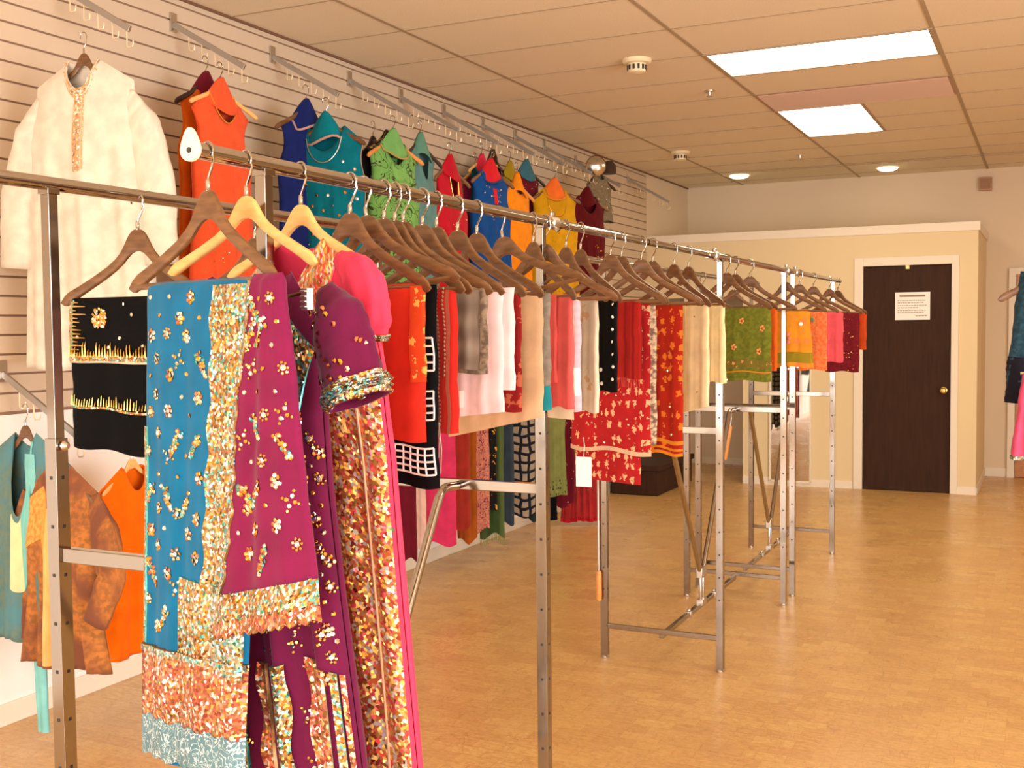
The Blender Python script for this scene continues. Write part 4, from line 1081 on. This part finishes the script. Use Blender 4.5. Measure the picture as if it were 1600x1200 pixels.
for k in range(60):
    rr = .021*math.sqrt(rnd.random()); a = rnd.uniform(0, 2*PI); it.append((.36+rr*math.cos(a)/D.w, .14+rr*1.1*math.sin(a)/D.h, .0042, rnd.choice((0, 0, 1))))
for (u, v) in ((.7, .12), (.12, .26), (.58, .27), (.45, .33), (.8, .32), (.62, .05)): it.append((u, v, .005, 1))
for k in range(8): it.append((.08+.12*k, .385, .0065, 0))
for k in range(6): it.append((.1+.16*k, .72, .006, 0))
D.beads('gold_disc_and_studs', t, it, DMATS)
LG = 'wooden hangers on the left-hand rails'
for (px, py, x, lab, gm) in [(398, 372, XL_, 'empty dark wooden hanger on the left rail behind the light maroon-dress hanger', None),
                         (1146, 437, XL_, 'empty dark wooden hanger on the left rail, right of the white post', None), (1098, 432, XL_, 'empty dark wooden hanger on the left rail, left of the white post', None)]:
    P, a = placed((px, py), px+60, x, HZ, -8, 12)
    make_hanger('dark', lab, P, a, group=LG)
# ------------------------------------------------------------------ waterfall arms on the slat wall
def waterfall(y, z0, label, group, tip_dx=.40, drop=.235, end=False):
    t = thing('display_arm', label, 'display arm', (0, y, z0), 0, group)
    b = MB(); b.box((.006, 0, 0), (.008, .04, .085)); b.box((-.003, 0, .03), (.012, .036, .01)); b.build('bracket_plate', M['satin'], t, smooth=False, bevel=.001)
    v = Vector((tip_dx, 0, -drop)); ang = math.atan2(drop, tip_dx)
    b = MB(); b.box(v*.5+Vector((.008, 0, -.01)), (v.length, .012, .024), 0, Matrix.Rotation(ang, 3, 'Y')); b.build('sloping_arm', simple('arm_steel', (.50, .48, .45, 1), .35, .8) if 'arm' not in M else M['arm'], t, smooth=False, bevel=.001)
    for k in range(5):
        p = v*(.22+.185*k)+Vector((.008, 0, -.02))
        b = MB(); b.tube([p, p+Vector((0, 0, -.062)), p+Vector((.004, 0, -.068)), p+Vector((.028, 0, -.066)), p+Vector((.031, 0, -.055)), p+Vector((.031, 0, -.044))], .003, 7)
        b.build('hook', M['armhook'], t)
    return t
M['arm'] = simple('arm_steel', (.46, .44, .41, 1), .35, .85)
M['armhook'] = simple('pearl_hook', C(236, 214, 176), .25, .2)
AG = 'sloping display arms high on the slat wall'
ARMS = [(3.28, 2.93), (3.96, 2.925), (4.68, 2.935), (5.38, 2.95), (5.94, 2.955), (6.48, 2.955), (7.04, 2.96), (7.57, 2.96), (8.1, 2.96), (8.75, 2.93), (10.05, 2.93)]
AT = ['above the white kurta', 'above the coral dress', 'above the navy and teal dresses', 'above the green dress', 'left of the red dress', 'above the red dress', 'above the blue and red dress', 'above the orange dress', 'above the mustard dress', 'above the maroon polka dress', 'past the silver disc at the slat wall end']
for (y, z), a_ in zip(ARMS, AT): waterfall(y, z, 'sloping steel display arm with five hooks, '+a_, AG)
waterfall(2.98, 1.37, 'sloping steel display arm low on the wall above the teal coat', None, .4, .235)
# ------------------------------------------------------------------ garments on the slat wall
WM = {}
def wm(k, *a, **kw):
    WM[k] = cloth(k, *a, **kw); return WM[k]
def wall_theta(P, span_px):
    best = None
    for th in range(0, 91, 2):
        a = math.radians(th); d = Vector((math.cos(a), math.sin(a), 0))
        l, r = proj(P-d*.21-Vector((0, 0, .13)))[0], proj(P+d*.21-Vector((0, 0, .13)))[0]
        e = abs((r-l)-span_px)
        if best is None or e < best[0]: best = (e, a)
    return best[1]
def wall_garment(label, cat, px, py, x, span, mat, hk, name='sleeveless_dress', hbar=False, group=None, theta=None, tent=None, tentlab=None, sleeves=None, trim=None, hlab=None, **kw):
    P = at(0, x, px, py); a = wall_theta(P, span) if theta is None else math.radians(theta)
    make_hanger(hk, hlab or (('black plastic' if hk == 'black' else 'light wooden' if hk == 'light' else 'orange wooden' if hk == 'orange' else 'dark wooden')+' hanger inside the '+label.split(' with ')[0]), P, a, bar=False, group='hangers on the slat wall arms')
    t = thing(name, label, cat, P, a, group)
    kw.setdefault('nw', .055); kw.setdefault('low', .006)
    G = Garment(**kw); G.build('dress_body', mat, t)
    if tent:
        s = thing('dupatta', tentlab, 'dupatta', P, a, 'dupattas draped over the wall hangers')
        n = 20; m_ = 12; Pp = []; UVs = []
        r3 = random.Random(int(px))
        for i in range(n):
            th = 2*PI*i/n; row = []; uvr = []
            for j in range(m_):
                q = j/(m_-1); rx_ = .008+.085*q**.8*(1+.08*math.sin(3*th+px)); ry_ = .014+.034*q
                row.append(Vector((rx_*math.cos(th), ry_*math.sin(th)-.005, .012-.115*q-.02*q*math.sin(th*2+px)-(.03*q if math.sin(th) < 0 else 0)))); uvr.append((th*.06, q*.12))
            Pp.append(row); UVs.append(uvr)
        b = MB(); b.grid(Pp, n, m_, 0, UVs, closed=True); o_ = b.build('draped_hood', tent if not isinstance(tent, tuple) else tent[0], s, auto=80)
        mm = o_.modifiers.new('thickness', 'SOLIDIFY'); mm.thickness = .004
        if isinstance(tent, tuple):
            b = MB(); ed = [Pp[i][m_-1]+Vector((Pp[i][m_-1].x*.04, (-.003 if Pp[i][m_-1].y < 0 else .003), -.002)) for i in range(n)]; b.tube(ed+[ed[0]], .006, 8); b.build('border', tent[1], s)
    return t, G, P, a
def sprinkle(G, t, n, u0, u1, v0, v1, sz, mats, name='sequins', seed=1):
    r3 = random.Random(seed); G.beads(name, t, [(r3.uniform(u0, u1), r3.uniform(v0, v1), r3.uniform(*sz), None) for _ in range(n)], mats)
# white kurta
wk = wm('ivory_silk', C(226, 212, 192), rough=.5)
PK = at(0, .42, 131, 83); aK = wall_theta(PK, 150)
make_hanger('dark', 'dark hanger inside the white kurta high on the wall', PK, aK, bar=False, group='hangers on the slat wall arms').scale = (.78, .7, .95)
t = thing('kurta', 'long ivory white kurta with long sleeves and beaded neck, high on the wall at left', 'kurta', PK, aK)
G = Garment(L=1.16, ws=.215, wc=.265, ww=.27, wh=.30, nw=.062, nd=.11, arm=0, dep=.06, folds=3, amp=.012, seed=.7, low=-.025)
G.build('body', wk, t, 50, 50)
for s_ in (-1, 1):
    sleeve('sleeve', wk, t, [(s_*.185, 0, -.15), (s_*.245, 0, -.28), (s_*.30, -.005, -.52), (s_*.32, -.01, -.78)], [.022, .07, .078, .07], .55, 4, 2+s_)
beadm = sequined('pearl_and_gold_beads', [C(236, 206, 160), C(226, 170, 120), C(240, 226, 200), C(214, 160, 110)], 150, .4)
b = MB()
b = None
G.patch('beaded_placket', beadm, t, -.04, .09, .0, .30, .005, 8, 40, ufn=lambda v: .0)
G.patch('beaded_collar', beadm, t, -.31, .31, .0, .03, .006, 40, 5, )
items = []
for k in range(60):
    v = .01+.29*k/60
    for sg_ in (-.055-.12*max(0, .12-v), .11): items.append((sg_, v, .0036, 0))
for k in range(40): items.append((-.33+.66*k/39, .035, .0034, 0))
G.beads('bead_edging', t, items, [simple('gold_pearl', C(226, 176, 120), .3, .5)])
b = MB(); b.box((.01, .028, -.085), (.045, .002, .02)); b.build('neck_label', M['paper'], t)
TB = [M['silver'], M['gold']]
ROWG = 'dresses on the upper slat wall'
burg = wm('burgundy_cloth', C(108, 18, 36)); orr = wm('deep_orange_cloth', C(214, 96, 16)); brn = wm('dark_brown_cloth', C(84, 34, 18))
t, G, P, a = wall_garment('deep orange and brown dress, mostly hidden behind the coral dress', 'dress', 321, 116, .26, 70, orr, 'black', group=ROWG, L=1.05, ws=.17, wc=.18, ww=.17, wh=.2, nd=.2, seed=1, tent=(burg, M['goldhem']), tentlab='burgundy dupatta with gold edge draped over the deep orange dress hanger')
G.patch('brown_front_panel', brn, t, .1, .95, .05, .98, .003)
corl = wm('coral_cloth', C(242, 92, 50))
t, G, P, a = wall_garment('coral orange sleeveless dress with wide neck', 'dress', 344, 126, .37, 92, corl, 'light', group=ROWG, L=1.2, ws=.19, wc=.19, ww=.185, wh=.26, nd=.13, nw=.08, arm=.045, seed=2, folds=3, tent=corl, tentlab='coral orange dupatta draped over the coral dress hanger')
G.neckline('neck_piping', M['goldhem'], t); sprinkle(G, t, 60, -.8, .8, .55, .98, (.003, .0045), TB, seed=2)
navy = wm('navy_cloth', C(22, 36, 100)); tealc = wm('teal_dress_cloth', C(0, 112, 128)); 
bandm = wm('rose_gold_band', C(190, 150, 140), 'brocade', C(220, 150, 130), sc=1.5)
t, G, P, a = wall_garment('navy blue sleeveless dress partly behind the teal one', 'dress', 478, 158, .28, 100, navy, 'dark', group=ROWG, L=1.05, ws=.165, wc=.19, ww=.18, wh=.2, nd=.16, nw=.03, seed=3, tent=(navy, bandm), tentlab='navy dupatta with rose embroidered border over the navy dress hanger')
t, G, P, a = wall_garment('teal sleeveless dress with large silver sequins', 'dress', 509, 178, .40, 122, tealc, 'dark', group=ROWG, L=1.15, ws=.2, wc=.21, ww=.2, wh=.24, nd=.13, nw=.095, arm=.02, seed=4, tent=(wm('teal_dupatta_cloth', C(0, 124, 136)), bandm), tentlab='teal dupatta with pale border over the teal dress hanger')
G.neckline('neck_piping', M['satin'], t, w=.06); G.armhole('armhole_piping', M['satin'], t, 1); G.armhole('armhole_piping', M['satin'], t, -1)
it = []
for r_ in range(11):
    for c_ in range(7): it.append((-.85+c_*.28+(.14 if r_ % 2 else 0), .16+r_*.07, .0095, rnd.randrange(2)))
G.beads('large_sequins', t, it, TB, flat=.3)
blk = wm('black_wall_cloth', C(26, 22, 24))
P = at(0, .30, 585, 197); t, G, P, a = wall_garment('black dress with a gold patterned raised sleeve', 'dress', 583, 212, .30, 48, blk, 'black', group=ROWG, L=1.0, ws=.15, wc=.16, ww=.15, wh=.18, seed=5, folds=3)
goldbro = wm('black_gold_brocade', C(50, 36, 26), 'brocade', C(190, 150, 90), sc=1.3)
sleeve('gold_sleeve', goldbro, t, [(-.1, -.03, -.12), (.02, -.06, -.05), (.06, -.06, .02)], [.035, .04, .028], .8, 5, 1)
grn = wm('light_green_cloth', C(122, 178, 92), 'vine', C(60, 70, 40), sc=.5)
t, G, P, a = wall_garment('light green sleeveless dress with dark embroidered vines', 'dress', 614, 204, .41, 84, grn, 'orange', group=ROWG, L=1.1, ws=.19, wc=.2, ww=.19, wh=.24, nd=.13, nw=.08, arm=.03, seed=6, tent=(wm('green_dupatta_cloth', C(120, 180, 100)), wm('pale_gold_border', C(180, 160, 90))), tentlab='light green dupatta draped over the green dress hanger')
G.patch('neck_patch', wm('plain_green', C(128, 184, 98)), t, -.3, .3, .03, .10, .004)
sprinkle(G, t, 70, -.8, .8, .2, .95, (.003, .005), [M['blackm']], 'black_beads', 4)
dteal = wm('dusty_teal_cloth', C(96, 140, 138))
t, G, P, a = wall_garment('dusty grey teal dress with dark hanger showing', 'dress', 656, 210, .40, 40, dteal, 'black', group=ROWG, L=1.05, ws=.17, wc=.18, ww=.17, wh=.2, nd=.2, nw=.06, arm=.05, seed=7, tent=wm('grey_green_dupatta', C(96, 150, 128)), tentlab='grey green dupatta draped over the dusty teal dress hanger')
redc = wm('crimson_cloth', C(190, 22, 42))
t, G, P, a = wall_garment('crimson dress with fine gold piping', 'dress', 702, 244, .42, 44, redc, 'dark', group=ROWG, L=1.1, ws=.16, wc=.2, ww=.19, wh=.27, nd=.2, nw=.05, seed=8, tent=redc, tentlab='crimson dupatta with gold specks draped over the crimson dress hanger')
G.neckline('neck_piping', M['gold'], t, .0022, .06); sprinkle(G, t, 60, -.8, .8, .1, .9, (.003, .0045), [M['gold']], seed=5)
mag = wm('purple_magenta_cloth', C(150, 30, 86)); 
t, G, P, a = wall_garment('purple magenta dress, narrow, left of the royal blue dress', 'dress', 742, 258, .26, 46, mag, 'light', group=ROWG, L=1.05, ws=.17, wc=.17, ww=.16, wh=.2, seed=9)
roy = wm('royal_blue_cloth', C(14, 72, 142)); scar = wm('scarlet_cloth', C(214, 36, 44))
t, G, P, a = wall_garment('royal blue sleeveless dress with red neck opening', 'dress', 766, 250, .41, 64, roy, 'dark', group=ROWG, L=1.15, ws=.19, wc=.2, ww=.19, wh=.24, nd=.1, nw=.07, arm=.03, seed=10, tent=(scar, wm('blue_border', C(40, 70, 120))), tentlab='scarlet dupatta with blue border over the royal blue dress hanger')
G.patch('red_neck_placket', scar, t, -.1, .1, .03, .13, .004); sprinkle(G, t, 24, -.6, .6, .06, .25, (.004, .006), TB, seed=6)
P = at(0, .30, 742, 244)
t, G, P, a = wall_garment('dark teal dress with pink hood, behind the royal blue dress', 'dress', 752, 243, .30, 40, wm('dark_teal_cloth', C(20, 84, 92)), 'light', group=ROWG, L=1.0, ws=.15, wc=.16, ww=.15, wh=.18, seed=11, tent=(wm('raspberry_cloth', C(222, 50, 80)), wm('teal_border', C(60, 110, 120))), tentlab='raspberry pink dupatta with teal border left of the scarlet one')
t, G, P, a = wall_garment('black and gold flecked dress behind the royal blue dress', 'dress', 769, 236, .20, 36, goldbro, 'black', group=ROWG, L=1.0, ws=.15, wc=.16, ww=.15, wh=.18, seed=12, tent=goldbro, tentlab='black and gold flecked dupatta at the top of the blue dress group')
oli = wm('olive_yellow_cloth', C(168, 140, 30))
t, G, P, a = wall_garment('olive yellow dress behind the bright orange dress', 'dress', 796, 254, .22, 44, oli, 'black', group=ROWG, L=1.0, ws=.16, wc=.17, ww=.16, wh=.19, seed=13, tent=oli, tentlab='olive yellow dupatta between the blue and orange dresses')
sunor = wm('bright_orange_dress_cloth', C(244, 142, 14))
t, G, P, a = wall_garment('bright orange sleeveless dress with small keyhole neck', 'dress', 807, 272, .42, 46, sunor, 'orange', group=ROWG, L=1.1, ws=.19, wc=.2, ww=.19, wh=.22, nd=.08, nw=.075, arm=.03, seed=14, tent=sunor, tentlab='bright orange dupatta draped over the orange dress hanger')
mar = wm('maroon_dress_cloth', C(110, 14, 34)); tl = wm('slate_teal_cloth', C(60, 110, 124))
t, G, P, a = wall_garment('maroon dress with slate blue hood behind the orange dress', 'dress', 822, 251, .25, 50, mar, 'black', group=ROWG, L=1.0, ws=.17, wc=.18, ww=.17, wh=.2, seed=15, tent=tl, tentlab='slate blue dupatta draped over the maroon dress beside the orange one')
sprinkle(G, t, 20, -.7, .7, .05, .4, (.004, .006), TB, seed=9)
mus = wm('mustard_cloth', C(206, 152, 12))
t, G, P, a = wall_garment('mustard yellow sleeveless dress with gold trim', 'dress', 866, 280, .42, 74, mus, 'dark', group=ROWG, L=1.1, ws=.2, wc=.21, ww=.2, wh=.24, nd=.09, nw=.08, arm=.02, seed=16, tent=(wm('orange_red_dupatta', C(236, 112, 40)), M['goldhem']), tentlab='orange red striped dupatta draped over the mustard dress hanger')
G.patch('square_yoke', wm('mustard_yoke', C(196, 142, 14)), t, -.42, .42, .02, .13, .004); G.neckline('neck_piping', M['gold'], t, .0025, .13)
sprinkle(G, t, 40, -.8, .8, .2, .95, (.003, .005), [M['gold']], seed=8)
dmar = wm('dark_maroon_dot_cloth', C(90, 8, 16))
t, G, P, a = wall_garment('dark maroon dress with gold medallions, last of the upper row', 'dress', 917, 294, .42, 60, dmar, 'dark', group=ROWG, L=1.0, ws=.2, wc=.2, ww=.19, wh=.22, nd=.14, nw=.09, arm=.02, seed=17, tent=dmar, tentlab='dark maroon dupatta over the dark maroon medallion dress hanger')
sprinkle(G, t, 34, -.8, .8, .2, .95, (.006, .009), [M['gold']], 'gold_medallions', 3)
# grey sequinned top with a silver disc and dark round hat beyond it
P = at(0, .40, 936, 266); tau = wm('taupe_knit', C(134, 118, 92), 'mottle', C(110, 94, 72))
t, G, P, a = wall_garment('taupe grey sleeveless top at the slat wall end', 'top', 936, 262, .40, 42, tau, 'black', name='vest', L=.42, ws=.19, wc=.2, ww=.2, wh=.2, nd=.04, nw=.07, seed=18)
sprinkle(G, t, 14, -.8, .8, .1, .9, (.008, .011), [M['silver']], seed=4)
P = at(0, .42, 931, 259)
t = thing('silver_disc', 'round silver domed disc shining above the taupe top', 'disc', P, math.radians(30))
b = MB(); b.lathe([(.075, 0), (.077, -.006), (.07, -.014), (.04, -.03), (.0005, -.036)], n=28, axis='y'); b.build('domed_face', simple('hammered_silver', (.7, .68, .62, 1), .22, 1), t)
b = MB(); b.lathe([(.074, .004), (.08, .0), (.08, -.008), (.074, -.01)], n=28, axis='y', caps=False); b.build('rim', M['bronze'], t)
P = at(0, .40, 951, 262)
t = thing('round_hat', 'small dark brown round cap beside the silver disc', 'hat', P)
b = MB(); b.lathe([(.0005, .055), (.035, .048), (.058, .02), (.062, -.02), (.06, -.05)], n=20); o_ = b.build('crown', cloth('dark_brown_felt', C(74, 58, 44)), t)
# ------------------------------------------------------------------ garments on the lower part of the wall
LOWG = 'garments hanging on the lower part of the wall'
coat = cloth('teal_ombre_silk', C(92, 126, 124), 'mottle', C(104, 122, 104), C(84, 130, 136), sc=.7)
P = at(0, .31, 40, 664)
t = thing('long_coat', 'dusty teal embroidered coat over a cream inner, low on the wall at far left', 'coat', P, wall_theta(P, 50))
G = Garment(L=.78, ws=.19, wc=.2, ww=.19, wh=.24, nw=.05, nd=.3, arm=0, dep=.05, folds=3, amp=.012, seed=3, low=-.025)
make_hanger('dark', 'dark hanger inside the dusty teal coat', P, t.rotation_euler.z, bar=False, group='hangers on the lower wall').scale = (.78, .7, .95)
G.build('coat_body', coat, t)
G.patch('cream_inner', wm('cream_satin', C(226, 214, 160)), t, -.12, .1, .05, .6, .004); G.patch('aqua_inner', wm('aqua_satin', C(120, 190, 178)), t, .1, .3, .04, .6, .004)
for s_ in (-1, 1): sleeve('sleeve', coat, t, [(s_*.175, 0, -.14), (s_*.25, 0, -.26), (s_*.28, 0, -.46)], [.03, .07, .075], .5, 4, s_+3)
aq = Drape(.05, 1.0, .014, 1.5, .006, 2, x0=.05, z0=-.1, y0=-.03, skew=.03); aq.build('aqua_scarf_tail', wm('aqua_net', C(130, 196, 190)), t, 14, 24)
brn2 = cloth('bronze_brocade', C(150, 96, 50), 'mottle', C(180, 110, 52), C(120, 72, 50), sc=.8)
P = at(0, .50, 94, 714)
t = thing('long_coat', 'bronze brown brocade coat with peach front edges, behind the near rack post', 'coat', P, wall_theta(P, 74))
make_hanger('dark', 'dark hanger inside the bronze brown coat', P, t.rotation_euler.z, bar=False, group='hangers on the lower wall').scale = (.78, .7, .95)
G = Garment(L=.74, ws=.175, wc=.175, ww=.17, wh=.22, nw=.045, nd=.2, arm=0, dep=.05, folds=4, amp=.014, seed=5, low=-.025)
G.build('coat_body', brn2, t)
G.patch('peach_front_edge', wm('peach_gold_silk', C(240, 176, 104)), t, .05, .2, .05, .98, .004); G.patch('peach_front_edge', WM['peach_gold_silk'], t, -.2, -.05, .05, .98, .004)
G.patch('orange_embroidered_yoke', wm('orange_embroidery', C(220, 136, 60), 'mottle', C(236, 160, 80)), t, -.9, -.2, .1, .36, .003)
sleeve('sleeve', brn2, t, [(.155, 0, -.13), (.215, -.01, -.26), (.25, -.02, -.40), (.19, -.04, -.56)], [.028, .06, .06, .055], .5, 4, 3)
sleeve('sleeve', brn2, t, [(-.155, 0, -.13), (-.2, 0, -.28), (-.21, 0, -.5), (-.2, -.01, -.66)], [.03, .055, .055, .04], .5, 4, 5)

orn = wm('vivid_orange_cloth', C(250, 112, 0))
P = at(0, .40, 206, 716)
t = thing('tunic', 'vivid orange tunic low on the wall between the racks, left of the blue saree', 'tunic', P, wall_theta(P, 66))
make_hanger('light', 'light hanger inside the vivid orange tunic', P, t.rotation_euler.z, bar=False, group='hangers on the lower wall').scale = (.78, .7, .95)
G = Garment(L=.76, ws=.18, wc=.165, ww=.17, wh=.2, nw=.05, nd=.1, arm=.03, dep=.05, folds=3, amp=.012, seed=8, low=-.025, split=1); G.build('tunic_body', orn, t)
# draped lengths low on the wall seen under the folded sarees: (left px, right px, bottom px, x from wall, material, label, top px)
M['w_floral'] = cloth('pink_maroon_floral', C(206, 130, 106), 'vine', C(120, 40, 60), sc=1.3)
M['w_scales'] = cloth('black_shell_print', C(24, 26, 34), 'scales', C(176, 150, 120), C(120, 118, 112), sc=.75)
M['w_rust'] = cloth('rust_brown_silk', C(166, 84, 20), 'ombre', C(130, 50, 20)); M['w_maroon'] = cloth('maroon_silk', C(104, 16, 34))
M['w_pink'] = cloth('deep_pink_silk', C(206, 52, 94)); M['w_blush'] = cloth('blush_silk', C(232, 190, 172)); M['w_brick'] = cloth('brick_red_silk', C(160, 48, 36))
M['w_green'] = cloth('bottle_green_silk', C(52, 72, 36), 'ombre', C(80, 96, 50)); M['w_dkgreen'] = cloth('dark_green_silk', C(30, 52, 40)); M['w_oliv'] = cloth('olive_kurta_cloth', C(134, 140, 78))
M['w_slate'] = cloth('slate_blue_silk', C(50, 62, 72)); M['w_blackgold'] = cloth('black_gold_print', C(24, 20, 20), 'brocade', C(206, 150, 60), sc=.8)
M['w_net'] = cloth('red_net', C(214, 50, 56), alpha=.62)
LOW = [
 (618, 641, 878, .40, 'w_maroon', 'maroon saree low on the wall beside the pink sequined dress'),
 (636, 656, 862, .40, 'w_blush', 'blush pink length of silk low on the wall behind the rack brace'),
 (648, 704, 851, .40, 'w_pink', 'deep pink length of silk low on the wall'),
 (690, 726, 826, .40, 'w_brick', 'brick red length of silk low on the wall'),
 (718, 737, 846, .40, 'w_rust', 'rust brown length of silk low on the wall, left of the floral one'),
 (731, 757, 830, .40, 'w_floral', 'pink and maroon floral printed length low on the wall'),
 (746, 769, 800, .40, 'w_blackgold', 'black and gold printed length between the floral and green lengths'),
 (753, 780, 838, .40, 'w_green', 'bottle green length with a fringed end low on the wall'),
 (772, 796, 818, .40, 'w_slate', 'slate blue length low on the wall behind the shell print'),
 (781, 829, 806, .40, 'w_scales', 'black and tan shell printed saree low on the wall'),
 (822, 836, 812, .40, 'w_dkgreen', 'dark green length low on the wall behind the rack post'),
 (864, 892, 790, .40, 'w_maroon', 'maroon specked length low on the wall left of the red net skirt'),
]
for i, (l, r, vb, x, mt, lab) in enumerate(LOW):
    mid = (l+r)/2; P = at(0, x, mid, 600); Pb = at(0, x, mid, vb); top = 1.25
    P = Vector((P.x, P.y, top)); rz = math.radians(38)
    d = Vector((math.cos(rz), math.sin(rz), 0)); base = proj(P-Vector((0, 0, .5))); e = proj(P+d*.1-Vector((0, 0, .5))); ppm = (e[0]-base[0])/.1
    w = (r-l)/ppm+.05
    t = thing('hanging_saree', lab, 'saree', P, rz, LOWG)
    D = Drape(w, top-max(Pb.z, .03), .03, 2.2, .01, i*1.9, hem=lambda u, i=i: .02*math.sin(u*7+i)); D.build('hanging_cloth', M[mt], t, 26, 26)
    b = MB(); hk = Vector((0, 0, .0)); b.tube([(0, 0, -.01), (0, 0, .03), (.01, 0, .045), (.018, 0, .06), (0, 0, .078), (-.016, 0, .062)], .0022, 7); b.tube([(-w/2, 0, -.004), (w/2, 0, -.004)], .005, 8)
    b.build('hanging_rod', M['satin'], t)
    if mt == 'w_green':
        b = MB()
        for k in range(26): p = D.front(k/25, .995); b.tube([p, p+Vector((rnd.uniform(-.005, .005), 0, -.05))], .0016, 4)
        b.build('fringe', M['w_oliv'], t)
    if lab.startswith('maroon specked'): D.beads('specks', t, [(rnd.random(), rnd.random(), .005, 0) for _ in range(30)], [M['silver']])
P = at(0, .40, 852, 560); P.z = 1.255
t = thing('kurta', 'olive green kurta with black embroidered hem over black trousers, low on the wall', 'kurta', P, math.radians(40), LOWG)
G = Garment(L=1.255-at(0, .4, 852, 775).z, ws=.16, wc=.15, ww=.14, wh=.155, nd=.1, nw=.05, arm=.02, seed=4); G.build('kurta_body', M['w_oliv'], t)
G.patch('embroidered_hem', cloth('black_hem_embroidery', C(134, 140, 78), 'brocade', C(30, 30, 26), sc=1.6), t, -.98, .98, .86, .998, .003)
zt_ = -(1.255-at(0, .4, 852, 770).z); zb = -(1.255-at(0, .4, 860, 811).z)
sleeve('trouser_leg', M['c_black'], t, [(.03, .01, zt_+.05), (.03, .01, zb)], [.055, .05], .5, 3, 1); sleeve('trouser_leg', M['c_black'], t, [(-.07, .03, zt_+.05), (-.07, .03, zb+.06)], [.05, .045], .5, 3, 2)
make_hanger('dark', 'dark hanger inside the olive green kurta', P, math.radians(40), bar=False, group='hangers on the lower wall')
P = at(0, .40, 910, 640); P.z = 1.25
t = thing('net_skirt', 'sheer red net skirt with a solid red hem reaching the floor by the wall', 'skirt', P, math.radians(36), LOWG)
zb = 1.25-.03
G = Garment(L=zb, ws=.1, wc=.11, ww=.12, wh=.18, nd=.01, nw=.05, arm=0, seed=9, folds=6, amp=.02); G.build('net_layer', M['w_net'], t)
G.patch('red_hem', wm('solid_red_hem', C(206, 20, 42)), t, -.99, .99, .975, 1.0, .004, 40, 3)
sleeve('inner_lining', M['w_maroon'], t, [(0, 0, -.05), (0, 0, -.62), (0, 0, -.78)], [.08, .085, .05], .5, 5, 2)
D = Drape(.1, .38, .02, 2, .005, 3, x0=-.06, z0=-.32, y0=-.07); D.build('gold_side_panel', M['c_greengold'], t, 16, 16)
b = MB(); b.tube([(0, 0, -.05), (0, 0, .03), (.01, 0, .045), (.018, 0, .06), (0, 0, .078), (-.016, 0, .062)], .0022, 7); b.tube([(-.1, 0, -.06), (.1, 0, -.06)], .004, 8); b.build('hanging_rod', M['satin'], t)
ya, yb = at(0, .40, 600, 600).y, at(0, .40, 935, 600).y
t = thing('wall_rail', 'slim steel rail along the lower wall holding the hanging silks', 'rail', (.40, (ya+yb)/2, 1.3135))
b = MB(); b.tube([(0, (ya-yb)/2, 0), (0, (yb-ya)/2, 0)], .0125, 14); b.build('bar', M['satin'], t)
for k in (-.48, -.16, .16, .48):
    b = MB(); b.tube([(-.40, k*(yb-ya), -.02), (0, k*(yb-ya), -.02)], .009, 8); b.box((-.395, k*(yb-ya), -.02), (.01, .05, .09)); b.build('bracket', M['satin'], t)
# paper tag hanging in front of the red net skirt
P = at(1, 3.36, 912, 712)
t = thing('price_tag', 'large blank white card tag hanging below the red and cream brocade saree', 'tag', P, 0)
b = MB(); b.box((0, 0, -.053), (.055, .0012, .098)); b.build('card', M['paper'], t); 
b = MB(); b.tube([(0, 0, -.003), (.003, 0, .03), (0, 0, .06)], .0008, 5); b.build('string', M['paper'], t)
# ------------------------------------------------------------------ rail at the right edge of the photograph
P = Vector((3.70, 4.0, 1.70+.07))
P = at(1, 4.0, 1678, 388)
make_hanger('dark', 'dark hanger end poking in at the right edge of the photo', P, math.radians(0), bar=False)
den = cloth('dark_denim_cloth', C(30, 56, 70), 'mottle', C(40, 70, 84)); ink = wm('ink_black_cuff', C(26, 24, 34))
t = thing('jacket', 'dark teal blue jacket sleeve with black cuff at the right edge', 'jacket', P, 0)
G = Garment(L=.62, ws=.16, wc=.15, ww=.15, wh=.15, nw=.06, nd=.1, arm=0, seed=2); G.build('jacket_body', den, t)
pa = []
for (u, v) in ((1606, 425), (1600, 480), (1592, 560), (1586, 630)): q = at(1, 3.99, u+6, v); pa.append(q-P)
sleeve('sleeve', den, t, pa, [.03, .04, .042, .04], .6, 4, 1)
sl_band(pa, [.03, .04, .042, .04], 'black_cuff', ink, .66, 1.0, .003, t, .62)
q = at(1, 3.90, 1609, 700)
t = thing('tunic', 'pink tunic with silver trim hanging at the right edge below the jacket', 'tunic', (q.x, 3.90, 1.36), 0)
D = Drape(.07, 1.36-at(1, 3.90, 1600, 718).z, .05, 2, .012, 2, x0=0.012, z0=0, flare=1.0); D.build('pink_cloth', wm('rose_silk', C(214, 84, 120)), t, 24, 24)
D.patch('silver_trim', M['silverseq'], t, 0, 1, .955, 1, .003, nv=4)
b = MB(); b.tube([(0, 0, -.01), (0, 0, 1.815-1.36-.0178+.03)], .002, 6); b.tube([(-.03, 0, -.004), (.05, 0, -.004)], .005, 8); b.build('hanging_rod', M['satin'], t)
t = thing('clothes_rack', 'single chrome rail just outside the right edge carrying the jacket', 'clothes rack', (P.x, 4.1, 0))
rz_ = P.z+.062-.003
b = MB(); b.tube([(0, -.5, rz_), (0, .5, rz_)], .0145, 16); b.build('rail', M['chrome'], t)
for yy in (-.45, .45):
    b = MB(); b.tube([(0, yy, .01), (0, yy, rz_-.01)], .0115, square=True); b.build('upright', M['chrome'], t, smooth=False)
    b = MB(); b.lathe([(.03, 0), (.03, .006), (.012, .012)], (0, yy, 0), 14); b.build('foot', M['chrome'], t, smooth=False)
